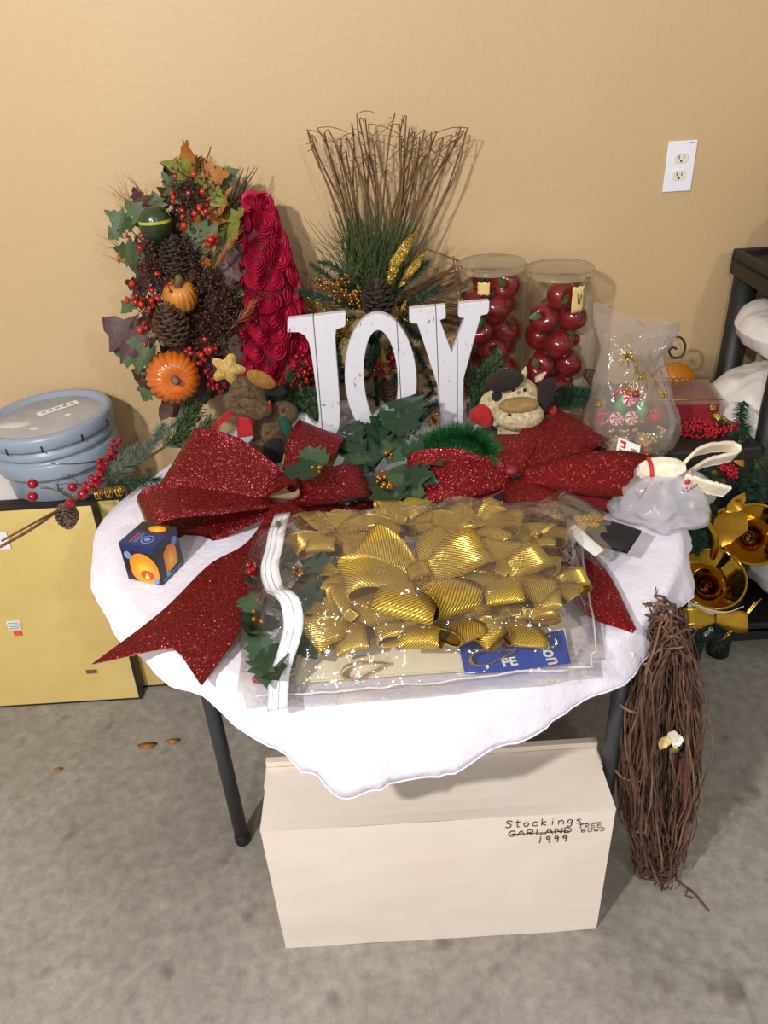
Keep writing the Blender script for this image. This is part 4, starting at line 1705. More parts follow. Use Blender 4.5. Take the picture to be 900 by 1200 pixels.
fL = lambda x, y, d: cbp(x, 0, y) - uy * d
fR = lambda x, y, d: cbp(0, x, y) - ux * d
fT = lambda x, y, d: cbp(x, y, 1) + V((0, 0, d))
ell = lambda cx, cy, rx, ry, n=24: [(cx + rx * math.cos(2 * PI * k / n), cy + ry * math.sin(2 * PI * k / n)) for k in range(n)]


def clipu(poly, lo=0.0, hi=1.0):
    return [(min(hi, max(lo, x)), min(hi, max(lo, y))) for x, y in poly]


face_quad('navy_panel', 'navy', fL, [(0, .84), (1, .84), (1, 1), (0, 1)], .0003)
face_quad('candle_picture', 'candle', fL, clipu(ell(.42, .36, .44, .44), 0, .82), .0005)
face_quad('flame_picture', 'flame', fL, ell(.36, .22, .2, .13), .0008)
face_quad('flame_picture', 'flame2', fL, [(.3, .12), (.45, .12), (.42, .2), (.37, .29), (.31, .2)], .0011)
for (x, y, r) in ((.82, .70, .1), (.13, .1, .08)):
    face_quad('round_seal', 'seal', fL, ell(x, y, r, r), .0011)
face_quad('navy_panel', 'navy', fR, [(0, .86), (1, .86), (1, 1), (0, 1)], .0003)
face_quad('candle_picture', 'candle', fR, [(.28, .2), (.45, .14), (.78, .2), (.8, .6), (.72, .74), (.5, .78), (.3, .66)], .0005)
for (x, y, r) in ((.8, .76, .1), (.33, .12, .07)):
    face_quad('round_seal', 'seal', fR, ell(x, y, r, r), .0011)
face_quad('white_line', 'seal', fR, [(.1, .05), (.9, .05), (.9, .075), (.1, .075)], .0006)
face_quad('navy_panel', 'navy', fT, [(0, 0), (1, 0), (1, .62), (0, .62)], .0003)
face_quad('candle_picture', 'candle', fT, ell(.4, .78, .24, .14), .0005)
face_quad('round_seal', 'seal', fT, ell(.36, .3, .17, .17), .0006)
face_quad('round_seal', 'navy', fT, ell(.36, .3, .14, .14), .0008)
face_quad('round_seal', 'seal', fT, ell(.36, .3, .08, .08), .0010)
face_quad('orange_bar', 'flame', fT, [(.72, .1), (.77, .1), (.77, .5), (.72, .5)], .0006)
for k in range(2):
    face_quad('white_line', 'seal', fT, [(.58 + .06 * k, .12), (.60 + .06 * k, .12), (.60 + .06 * k, .5), (.58 + .06 * k, .5)], .0006)

# ================================================================== RED ROSE CONE TREE
ct = thing('rose_cone_tree', 'tall crimson cone tree of curled wood roses against the wall', 'decoration', (-0.248, -0.135, T0))
CTB, CTH = V((-0.250, -0.135, T0)), 0.56


def CTR(t):
    return 0.018 + 0.070 * max(0.0, 1 - t ** 2.2) ** 0.75


mb = MB()
mb.lathe([(0.001, 0)] + [(CTR(k / 12), 0.55 * k / 12) for k in range(12)] + [(0.001, 0.555)], CTB, 28)
mb.build('cone_core', 'rosecore', ct)
mb = MB()
for layer, (r0, r1, h0, h1, off) in enumerate(((0.55, 1.0, 0.0, .42, 0), (0.42, 0.78, 0.03, .52, 1), (0.25, .55, 0.05, .55, 2), (0.1, .30, 0.05, .5, 3))):
    seg = 14
    vs = []
    for k in range(seg + 1):
        a = 2 * PI * k / seg + off * 1.7
        lip = 1 + 0.10 * math.sin(3 * a + off) + 0.05 * (k / seg)
        for (r, h) in ((r0, h0), (r1 * 0.96 * lip, (h0 + h1) / 2), (r1 * lip, h1)):
            vs.append(V((r * math.cos(a), r * math.sin(a), h)))
    fs = []
    for k in range(seg):
        for j in range(2):
            fs.append((k * 3 + j, k * 3 + 3 + j, k * 3 + 4 + j, k * 3 + 1 + j))
    mb.add(vs, fs)
mb.lathe([(0.001, 0.0), (0.6, 0.0)], seg=12)
rose = mb.mesh('wood_rose', 'rosewood')
nrow = 14
for i in range(nrow):
    t = i / (nrow - 1)
    z = 0.018 + 0.525 * t
    r = CTR(t)
    cnt = max(4, int(2 * PI * r / 0.045))
    for k in range(cnt):
        a = 2 * PI * (k + 0.5 * (i % 2)) / cnt + rnd.uniform(-.12, .12)
        o_ = V((math.cos(a), math.sin(a), 0))
        zz = z + rnd.uniform(-.006, .006)
        pos = CTB + o_ * (r - 0.004) + V((0, 0, zz))
        if pos.y > -0.035:
            pos.y = -0.035
        s = rnd.uniform(0.026, 0.031)
        place(rose, 'wood_rose', ct, frame(pos, o_ + V((rnd.uniform(-.2, .2), 0, 0.2 + rnd.uniform(-.15, .15))), None, (s, s, s * 1.0), rnd.uniform(0, 6)))
place(rose, 'wood_rose', ct, frame(CTB + V((0, -.004, .548)), (0, -.3, 1), None, .026))

# ================================================================== AUTUMN ARRANGEMENT
fa = thing('autumn_arrangement', 'tall autumn arrangement with pumpkin, gourds, pinecones and red berries against the wall', 'arrangement', G(200, 492, T0))
VIEW = V((0.0, -0.88, 0.47))


def shade_dir(p):
    return (CAMP - p).normalized()


mb = MB()
for k in range(9):
    b = G(rnd.uniform(188, 206), 488, T0 + 0.002)
    t = S(rnd.uniform(170, 262), rnd.uniform(215, 330), rnd.uniform(-.16, -.08))
    m = S(rnd.uniform(200, 235), 400, -.15)
    mb.tube(bez(b, m, t, 10), [0.006 - 0.0004 * i for i in range(10)], 6)
mb.build('stem_bundle', 'twigdark', fa)


def ribbed(mb, c, r, squash, ribs, depth, axis, seg=48, rings=16):
    prof = []
    for i in range(rings + 1):
        t = PI * i / rings
        prof.append((max(0.0006, r * math.sin(t)), -r * squash * math.cos(t) * (1 - 0.28 * math.exp(-((t - PI) / .5) ** 2) - 0.2 * math.exp(-(t / .5) ** 2))))
    z = V(axis).normalized()
    R = z.to_track_quat('Z', 'Y').to_matrix()
    mb.lathe(prof, c, seg, R, lambda a, i: 1 - depth * (abs(math.cos(a * ribs / 2)) ** 0.35 < 0.62) - depth * (1 - abs(math.sin(a * ribs / 2)) ** 0.5))
    return R


pc = S(203, 442, -0.29)
ax = (shade_dir(pc) + V((0.05, 0, -0.15))).normalized()
mb = MB()
ribbed(mb, pc, 0.064, 0.85, 11, 0.09, ax, 88)
pk = mb.build('pumpkin', 'pumpkin', fa)
mb = MB()
mb.tube([pc + ax * 0.030, pc + ax * 0.05, pc + ax * 0.064 + V((0.004, 0, -.004))], [0.013, 0.008, 0.0075], 8)
mb.build('pumpkin_stem', 'stemgrey', pk)
gc = S(211, 347, -0.23)
ax = (V((0.15, -0.45, 0.85))).normalized()
mb = MB()
ribbed(mb, gc, 0.041, 1.05, 9, 0.10, ax, 72)
pk = mb.build('orange_gourd', 'gourd', fa)
mb = MB()
mb.tube([gc + ax * 0.028, gc + ax * 0.047, gc + ax * 0.06 + V((0.004, 0, 0))], [0.012, 0.009, 0.008], 8)
mb.build('gourd_stem', 'stemgrey', pk)
gg = S(182, 263, -0.22)
mb = MB()
R = V((0.25, -0.35, 0.9)).to_track_quat('Z', 'Y').to_matrix()
mb.sphere(gg, (0.037, 0.035, 0.041), 24, 16, R)
gk = mb.build('green_gourd', 'greengourd', fa)
for (a, b, c, ln, mt, dr) in ((207, 404, -.25, .105, 'cone', (0.0, -.25, 1)), (213, 324, -.21, .095, 'conedark', (-.05, -.2, 1)), (268, 378, -.17, .09, 'conedark', (.2, -.3, 1)), (283, 372, -.15, .08, 'cone', (.2, -.2, 1))):
    place(CONE[mt], 'pinecone', fa, frame(S(a, b, c), dr, None, ln))
LV = [(235, 215, 196, 190, -.15, 'leafolive', 'maple'), (222, 207, 222, 168, -.15, 'leaforange', 'plain'), (228, 212, 266, 205, -.15, 'leaforange', 'maple'),
      (226, 212, 262, 238, -.17, 'leafolive', 'oak'), (240, 205, 225, 185, -.13, 'leaforange', 'maple'), (246, 275, 240, 226, -.17, 'leaforange', 'maple'), (258, 260, 262, 225, -.16, 'leaforange', 'plain'),
      (270, 292, 222, 268, -.19, 'leafgreen', 'oak'), (255, 285, 285, 250, -.17, 'leafolive', 'maple'), (250, 300, 228, 280, -.2, 'leafpurple', 'oak'), (178, 268, 150, 238, -.2, 'leafgreen', 'oak'),
      (172, 252, 158, 222, -.17, 'leafpurple', 'maple'), (190, 255, 180, 228, -.17, 'leafgreen', 'oak'), (158, 265, 126, 250, -.17, 'leafgreen', 'maple'), (150, 262, 128, 278, -.17, 'leafgreen', 'oak'),
      (170, 300, 136, 292, -.18, 'leafgreen', 'maple'), (145, 298, 138, 308, -.18, 'leaforange', 'maple'), (196, 330, 178, 298, -.2, 'leafpurple', 'oak'), (186, 340, 184, 312, -.21, 'leafpurple', 'maple'),
      (175, 338, 148, 330, -.19, 'leafpurple', 'maple'), (165, 345, 146, 366, -.2, 'leafgreen', 'oak'), (190, 345, 172, 360, -.2, 'leafpurple', 'oak'), (186, 424, 128, 378, -.24, 'leafpurple', 'oak'),
      (192, 428, 138, 408, -.25, 'leafgreen', 'oak'), (250, 330, 284, 318, -.17, 'leafpurple', 'maple'), (255, 340, 285, 345, -.17, 'leafgreen', 'plain'), (265, 320, 280, 290, -.16, 'leafpurple', 'oak'),
      (262, 390, 300, 402, -.17, 'leafbrown', 'plain'), (255, 400, 285, 430, -.18, 'leafbrown', 'oak'), (240, 300, 250, 275, -.2, 'leaforange', 'plain'), (245, 315, 236, 300, -.21, 'leaforange', 'plain'),
      (205, 300, 232, 290, -.2, 'leafpurple', 'oak'), (230, 420, 262, 432, -.2, 'leafbrown', 'maple'), (225, 430, 240, 470, -.2, 'leafbrown', 'oak'), (200, 470, 190, 490, -.22, 'leafbrown', 'plain')]
for (a, b, c, d, y, mt, kd) in LV:
    p, q = S(a, b, y), S(c, d, y - rnd.uniform(0, .03))
    put_leaf(fa, kd, p, q - p, VIEW + rv(.45), (q - p).length * 1.12, mt)
for k in range(120):      # dark leaves filling the heart of the arrangement
    t = rnd.random()
    cx = 215 + rnd.uniform(-50, 55)
    cy = 215 + t * 245
    if cy < 250:
        cx = 232 + rnd.uniform(-28, 28)
    p = S(cx, cy, rnd.uniform(-.16, -.09))
    put_leaf(fa, rnd.choice(['oak', 'maple', 'plain']), p, V((rnd.uniform(-1, 1), -.2, rnd.uniform(-1, 1))), VIEW + rv(.6), rnd.uniform(.045, .08), rnd.choice(['leafbrown', 'leafpurple', 'leafbrown', 'leafbrown', 'leafgreen']), 'leaf')
BS = [(225, 320, 215, 280, -.22, 70, .05, .0036, 'brownberry'), (200, 300, 175, 330, -.23, 70, .04, .0036, 'brownberry'), (225, 400, 215, 360, -.21, 60, .06, .0036, 'brownberry'), (212, 245, 228, 205, -.19, 50, .04, .0036, 'brownberry'), (270, 400, 285, 350, -.18, 90, .04, .0036, 'brownberry'),
      (215, 258, 226, 215, -.2, 26, .038, .0075, 'scarlet'), (225, 250, 235, 225, -.19, 60, .04, .0035, 'brownberry'), (240, 290, 250, 278, -.22, 4, .012, .008, 'scarlet'),
      (190, 330, 165, 292, -.21, 12, .03, .0068, 'scarlet'), (195, 325, 170, 285, -.21, 90, .035, .0035, 'brownberry'), (185, 372, 160, 340, -.23, 18, .03, .0078, 'scarlet'), (190, 408, 168, 365, -.24, 20, .03, .0078, 'scarlet'),
      (188, 400, 170, 355, -.22, 60, .04, .0032, 'brownberry'), (178, 295, 152, 268, -.2, 4, .015, .007, 'scarlet'), (240, 420, 246, 400, -.24, 9, .02, .0085, 'scarlet'), (222, 420, 230, 408, -.25, 5, .018, .007, 'scarlet'),
      (245, 345, 240, 322, -.22, 90, .028, .0036, 'brownberry'), (240, 395, 262, 345, -.22, 150, .032, .0036, 'brownberry'), (250, 410, 235, 380, -.22, 60, .03, .0036, 'brownberry'), (262, 352, 272, 335, -.19, 60, .03, .0034, 'brownberry'),
      (258, 462, 250, 438, -.28, 22, .022, .0062, 'redberry')]
for (a, b, c, d, y, n_, sp, r, mt) in BS:
    mb = MB()
    berry_spray(mb, S(a, b, y), S(c, d, y - .01), n_, sp, r)
    o = mb.build('berry_spray', [mt, 'twigdark'], fa)
    if n_ > 40:
        o['kind'] = 'stuff'


def plume(root, a, b, y, n_, ln, mat='grass', sp=0.5, name='grass_plume'):
    mb = MB()
    p, q = S(*a, y), S(*b, y - .03)
    d = (q - p).normalized()
    mb.tube([p, q], 0.0009, 4)
    for k in range(n_):
        s_ = p.lerp(q, rnd.uniform(.2, 1))
        e = s_ + (d + rv(sp)).normalized() * ln * rnd.uniform(.6, 1.1)
        mb.tube([s_, s_.lerp(e, .5) + rv(.003), e], [0.0006, 0.0005, 0.0003], 3, False)
    mb.build(name, mat, root)


plume(fa, (172, 262), (150, 235), -.15, 26, .07)
plume(fa, (185, 255), (166, 225), -.15, 26, .06)
plume(fa, (170, 320), (150, 308), -.16, 14, .075)
plume(fa, (165, 305), (140, 290), -.16, 10, .07)
plume(fa, (262, 395), (292, 362), -.2, 40, .05, sp=.35)
plume(fa, (238, 330), (272, 282), -.21, 40, .06, sp=.25)
plume(fa, (182, 410), (150, 395), -.2, 8, .07)
plume(fa, (190, 440), (165, 438), -.2, 4, .09)
mb = MB()
for k in range(26):
    p = S(rnd.uniform(248, 275), rnd.uniform(255, 300), -.13)
    q = S(rnd.uniform(262, 306), rnd.uniform(190, 245), rnd.uniform(-.14, -.07))
    mb.tube(bez(p, p.lerp(q, .55) + rv(.02), q, 7), [0.0013] * 6 + [0.0005], 4)
for a, b in (((222, 215), (214, 163)), ((232, 205), (247, 172)), ((210, 215), (187, 190)), ((215, 240), (205, 190))):
    mb.tube(bez(S(*a, -.14), S((a[0] + b[0]) / 2 + 4, (a[1] + b[1]) / 2, -.14), S(*b, -.13), 6), 0.0015, 4)
mb.build('twig_spray', 'twigdark', fa)

# ================================================================== TWIG AND PINE SWAG BEHIND THE SIGN
sw = thing('twig_swag', 'winter swag of bare twigs, pine and gold leaves leaning on the wall behind the sign', 'arrangement', (0.0, -0.1, T0))
mb = MB()
TIPS = [(360, 152), (365, 158), (372, 150), (380, 155), (385, 152), (392, 165), (400, 162), (405, 158), (412, 145), (418, 134), (421, 140), (428, 138), (432, 145), (436, 160), (440, 165), (406, 178), (414, 185), (424, 180),
        (463, 132), (468, 145), (472, 140), (476, 136), (480, 150), (486, 155), (492, 160), (498, 152), (506, 156), (512, 154), (520, 160), (530, 158), (540, 150), (544, 153), (548, 150), (484, 170), (495, 180), (505, 175), (474, 165)]
for i, (a, b) in enumerate(TIPS):
    left = a < 450
    p0 = S(438 + (a - 450) * .12 + rnd.uniform(-6, 6), 350, -.10 + rnd.uniform(-.02, .02))
    q = S(a, b, rnd.uniform(-.11, -.05))
    mid = S(a * .55 + 445 * .45 + rnd.uniform(-12, 12), 250 + rnd.uniform(-12, 12), rnd.uniform(-.12, -.06))
    pts = spline([p0, mid, q.lerp(mid, .3) + rv(.008), q], 12)
    mb.tube(pts, [0.0030 - 0.00013 * k for k in range(12)], 5)
    if rnd.random() < .8:      # forked or bent-back tip
        e = q + V((rnd.uniform(-.05, .05) + (.03 if left else -.03), rnd.uniform(-.01, .01), rnd.uniform(-.05, .01)))
        mb.tube(bez(q, q.lerp(e, .5) + V((0, 0, .012)), e, 5), 0.0011, 4)
    for k in range(4):
        s_ = pts[rnd.randrange(4, 11)]
        mb.tube([s_, s_ + rv(.014)], 0.0009, 4)
for (a, b, c, d) in ((362, 155, 395, 250), (366, 170, 410, 265), (545, 155, 508, 250), (498, 162, 520, 185), (430, 150, 442, 200), (440, 200, 440, 260), (540, 160, 505, 195), (392, 220, 440, 180)):
    p, q = S(a, b, -.07), S(c, d, -.08)
    mb.tube(bez(p, p.lerp(q, .5) + V((rnd.uniform(-.03, .03), 0, rnd.uniform(-.02, .02))), q, 8), 0.0013, 4)
mb.build('twig_fan', 'twig', sw)
mb = MB()
for k in range(330):
    p = S(rnd.uniform(405, 475), rnd.uniform(318, 345), rnd.uniform(-.15, -.1))
    a = rnd.gauss(0, .38)
    L = rnd.uniform(.09, .19)
    q = p + V((math.sin(a) * L, rnd.uniform(-.04, .02), math.cos(a) * L))
    mb.tube(bez(p, p.lerp(q, .5) + V((0, -.005, .01)), q, 4), [.0010, .0009, .0008, .0004], 3, False)
o = mb.build('long_needle_tuft', 'pinelong', sw)
for path in ([(425, 352, -.16), (400, 335, -.18), (368, 312, -.17)], [(420, 362, -.15), (385, 350, -.18), (352, 342, -.17)], [(418, 372, -.15), (390, 375, -.17), (362, 372, -.16)], [(420, 345, -.14), (395, 315, -.14), (378, 308, -.13)],
             [(460, 348, -.17), (478, 330, -.2), (500, 308, -.18)], [(465, 358, -.17), (492, 350, -.2), (512, 338, -.18)], [(470, 370, -.15), (500, 368, -.18), (520, 375, -.17)], [(440, 392, -.14), (420, 410, -.16), (405, 435, -.17)],
             [(470, 395, -.14), (490, 415, -.16), (500, 440, -.17)], [(455, 380, -.13), (440, 400, -.15), (432, 425, -.17)], [(468, 370, -.13), (485, 390, -.15), (497, 400, -.17)], [(400, 385, -.14), (395, 410, -.15), (400, 440, -.16)]):
    mb = MB()
    pine_branch(mb, spline([S(*q) for q in path], 8), 420, 0.021, 0.0011, 0.0022, 0.5)
    mb.build('pine_sprig', 'pineneedle', sw)
for k in range(16):
    a = rnd.uniform(375, 525)
    b = rnd.uniform(385, 455)
    mb = MB()
    pine_branch(mb, spline([S(a, b, -.12), S(a + rnd.uniform(-14, 14), b + 14, -.15), S(a + rnd.uniform(-26, 26), b + 30, -.16)], 7), 330, 0.022, 0.0012, 0.0022, 0.4)
    mb.build('pine_sprig', 'pineneedle', sw)
place(CONE['conedark'], 'pinecone', sw, frame(S(444, 372, -.19), (0, -.35, 1), None, (.105, .105, .1)))
place(CONE['cone'], 'pinecone', sw, frame(S(456, 470, -.17), (-.1, -.3, 1), None, .06))
for (a, b, c, d, w) in ((455, 338, 487, 264, .85), (468, 338, 502, 292, .8), (455, 440, 447, 405, .8), (405, 395, 412, 372, 1), (470, 365, 478, 350, 1)):
    p, q = S(a, b, -.2), S(c, d, -.19)
    L = (q - p).length
    put_leaf(sw, 'plain', p, q - p, VIEW + V((-.3, 0, 0)), L, 'goldleaf', 'gold_leaf', w * .42)
for (a, b, c, d, n_) in ((405, 345, 372, 328, 34), (425, 355, 395, 345, 30), (420, 362, 418, 340, 20), (408, 335, 398, 325, 14)):
    mb = MB()
    berry_spray(mb, S(a, b, -.2), S(c, d, -.21), n_, .014, .0038)
    mb.build('gold_berry_spray', ['goldberry', 'twigdark'], sw)
mb = MB()
berry_spray(mb, S(430, 440, -.2), S(470, 415, -.2), 46, .02, .0045)
mb.build('red_berry_spray', ['redberry', 'twigdark'], sw)
mb = MB()      # bundled twigs laid crosswise, ends showing left and right
for k in range(46):
    y0 = 320 + 62 * rnd.random()
    p = S(538 + rnd.uniform(-6, 3), y0 - 12 * (1 if y0 < 350 else 0), rnd.uniform(-.14, -.08))
    q = S(470, 352 + rnd.uniform(-8, 12), rnd.uniform(-.13, -.08))
    mb.tube(bez(q, q.lerp(p, .5) + rv(.008), p, 6), 0.0014, 4)
for k in range(16):
    p = S(362 + rnd.uniform(-3, 6), 312 + 50 * rnd.random(), rnd.uniform(-.13, -.08))
    q = S(420, 352 + rnd.uniform(-6, 10), rnd.uniform(-.12, -.08))
    mb.tube(bez(q, q.lerp(p, .5) + rv(.008), p, 6), 0.0014, 4)
for a in ((535, 303, 540, 372), (531, 300, 536, 366), (362, 312, 360, 345), (500, 292, 538, 306)):
    mb.tube(bez(S(a[0], a[1], -.12), S((a[0] + a[2]) / 2 + 2, (a[1] + a[3]) / 2, -.13), S(a[2], a[3], -.12), 6), 0.0019, 5)
tag(mb.build('twig_bundle', 'twig', sw), kind='stuff')
mb = MB()
mb.tube(spline([S(352, 446, -.18), S(420, 440, -.18), S(480, 434, -.18), S(520, 440, -.17)], 14), 0.0065, 8)
mb.build('stick', 'twig', sw)
mb = MB()
mb.tube([(-0.0, -0.09, T0), (0.0, -0.10, 1.0)], 0.006, 8)
mb.build('centre_stem', 'twigdark', sw)
mb = MB()      # curly gold mesh ribbon
for (a, b) in ((402, 385), (405, 400), (478, 365), (395, 372), (525, 400), (522, 415), (372, 362)):
    c = S(a, b, -.18)
    for k in range(12):
        p = c + rv(.02)
        mb.tube(bez(p, p + rv(.03), p + rv(.02), 6), .0011, 4)
tag(mb.build('gold_tinsel_curl', 'goldstar', sw), kind='stuff')

# loose evergreen pieces around the sign
PIECES = [('cedar', 'cedar sprig with red berries lying left of the letter J', [[(300, 478, -.27), (335, 470, -.28), (368, 460, -.28)], [(300, 492, -.29), (330, 492, -.30), (366, 484, -.30)], [(318, 472, -.27), (340, 455, -.27), (345, 442, -.27)], [(310, 485, -.28), (340, 480, -.29), (372, 472, -.29)]], 'cedar'),
          ('pine_pick', 'frosted pine pick with brown stick lying right of the plush cow', [[(636, 478, -.33), (668, 472, -.33), (690, 477, -.33)], [(636, 462, -.29), (665, 457, -.29), (690, 460, -.29)], [(645, 492, -.36), (665, 498, -.37), (690, 502, -.37)], [(650, 470, -.31), (672, 464, -.31), (694, 470, -.31)]], 'pineneedle'),
          ('cedar', 'cedar sprig between the letter Y and the apple tubes', [[(552, 470, -.27), (565, 445, -.26), (580, 425, -.25)], [(550, 480, -.28), (575, 455, -.27), (600, 440, -.26)], [(548, 490, -.29), (560, 470, -.28), (556, 440, -.27)]], 'cedar')]
for nm, lab, paths, mt in PIECES:
    pts0 = [S(a, b, z) for a, b, z in paths[0]]
    root = thing(nm + '_sprig' if nm == 'cedar' else nm, lab, 'greenery', V((pts0[0].x, pts0[0].y, T0)))
    for k, pa in enumerate(paths):
        mb = MB()
        pp = spline([S(a, b, z) for a, b, z in pa], 8)
        if mt == 'cedar' and k != 1:
            cedar_spray(mb, pp, 190, .042, .0019)
        else:
            pine_branch(mb, pp, 700, .024, .0012, .002, .5)
        mb.build('frond', mt, root)
    if 'red berries' in lab:
        mb = MB()
        berry_spray(mb, S(348, 452, -.28), S(358, 420, -.28), 44, .026, .0058)
        mb.build('red_berry_spray', ['redberry', 'twigdark'], root)
    if 'stick' in lab:
        mb = MB()
        mb.tube([S(642, 480, -.36), S(665, 483, -.36), S(694, 489, -.36)], .0042, 7)
        mb.build('stick', 'silver', root)

# ================================================================== BERRY AND PINE PICK AT THE LEFT EDGE
bp = thing('berry_pick', 'frosted pine pick with large red berries and a pinecone over the left table edge', 'pick', G(165, 550, T0))
PZ = .775
mb = MB()
mb.tube(spline([G(0, 641, PZ), G(40, 618, PZ), G(80, 590, PZ), G(120, 565, PZ), G(160, 545, PZ), G(205, 515, PZ), G(235, 490, PZ)], 24), .0034, 6)
mb.tube(spline([G(2, 634, PZ + .004), G(45, 610, PZ + .006), G(78, 592, PZ + .004), G(110, 572, PZ)], 12), .0026, 6)
for (a, b, c, d) in ((90, 583, 48, 572), (90, 585, 40, 568), (100, 578, 80, 556), (100, 570, 70, 568)):
    mb.tube(bez(G(a, b, PZ), G((a + c) / 2, (b + d) / 2 - 5, PZ + .01), G(c, d, PZ), 6), .0011, 4)
mb.build('stick', 'twig', bp)
for (a, b, r) in ((38, 567, .0115), (38, 582, .0115), (85, 571, .0105), (97, 579, .0120), (82, 590, .0105)):
    mb = MB()
    c = G(a, b, PZ + .006)
    mb.sphere(c, r, 16, 12)
    br = mb.build('red_berry', 'redberry', bp)
    mb = MB()
    mb.sphere(c + V((-.002, -r * .72, r * .72)), .0016, 6, 4)
    mb.build('berry_tip', 'twigdark', br)
a0, a1 = G(105, 574, PZ + .01), G(138, 518, PZ + .035)
for k in range(46):
    t = k / 45
    p = a0.lerp(a1, t) + rv(.012)
    mb = MB()
    mb.sphere(p, .0075 - .002 * t, 10, 7)
    mb.build('red_berry', 'redberry', bp)
for pa, mt, n_, ln in (([(125, 568, .77), (150, 566, .775), (182, 562, .775)], 'pineneedle', 420, .03), ([(130, 560, .78), (150, 545, .79), (160, 525, .80)], 'frost', 420, .028), ([(140, 555, .78), (170, 530, .79), (190, 500, .80)], 'frost', 520, .026),
                       ([(165, 530, .79), (195, 505, .80), (215, 488, .81)], 'frost', 420, .025), ([(120, 560, .775), (135, 545, .785), (148, 530, .79)], 'frost', 300, .024), ([(85, 585, .77), (70, 575, .77), (68, 568, .775)], 'pineneedle', 60, .014)):
    mb = MB()
    pine_branch(mb, spline([G(*q) for q in pa], 8), n_, ln, .0010, .002, .55)
    mb.build('pine_sprig', mt, bp)
for pa in ([(190, 525, .79), (215, 505, .81), (235, 478, .83)], [(200, 522, .78), (225, 512, .79), (245, 500, .80)], [(205, 510, .80), (222, 490, .83), (222, 472, .85)]):
    mb = MB()
    cedar_spray(mb, spline([G(*q) for q in pa], 8), 150, .038, .0015)
    mb.build('cedar_spray', 'cedar', bp)
mb = MB()
for k in range(3):
    c = G(112 + 12 * k, 579 - 2 * k, .765)
    pts = [c + V((.006 * t * .3, .012 * math.cos(t * 1.9), .012 * math.sin(t * 1.9))) for t in [i * .35 for i in range(24)]]
    mb.tube(pts, .0016, 5)
mb.build('curly_tendril', 'goldfoil', bp)
place(CONE['conefrost'], 'pinecone', bp, frame(G(76, 590, PZ - .02), (.25, -.75, -.45), None, .062))

# ================================================================== CLEAR TUBES OF APPLE ORNAMENTS
mb = MB()
mb.lathe([(0.0006, -.78), (.25, -.88), (.55, -.82), (.82, -.5), (.98, -.05), (.98, .3), (.85, .65), (.55, .84), (.28, .80), (.1, .62), (.0006, .55)], seg=20)
APPLE = mb.mesh('apple', 'apple')
mb = MB()
mb.tube([(0, 0, .55), (.05, .02, .85), (.12, .03, 1.15)], [.035, .04, .05], 6)
ASTEM = mb.mesh('stem', 'twigdark')
mb = MB()
mb.tube([(.12, .03, 1.1), (.25, .05, 1.35), (.1, .1, 1.5), (-.05, .05, 1.3)], .015, 4)
AHOOK = mb.mesh('hanger', 'goldstar')


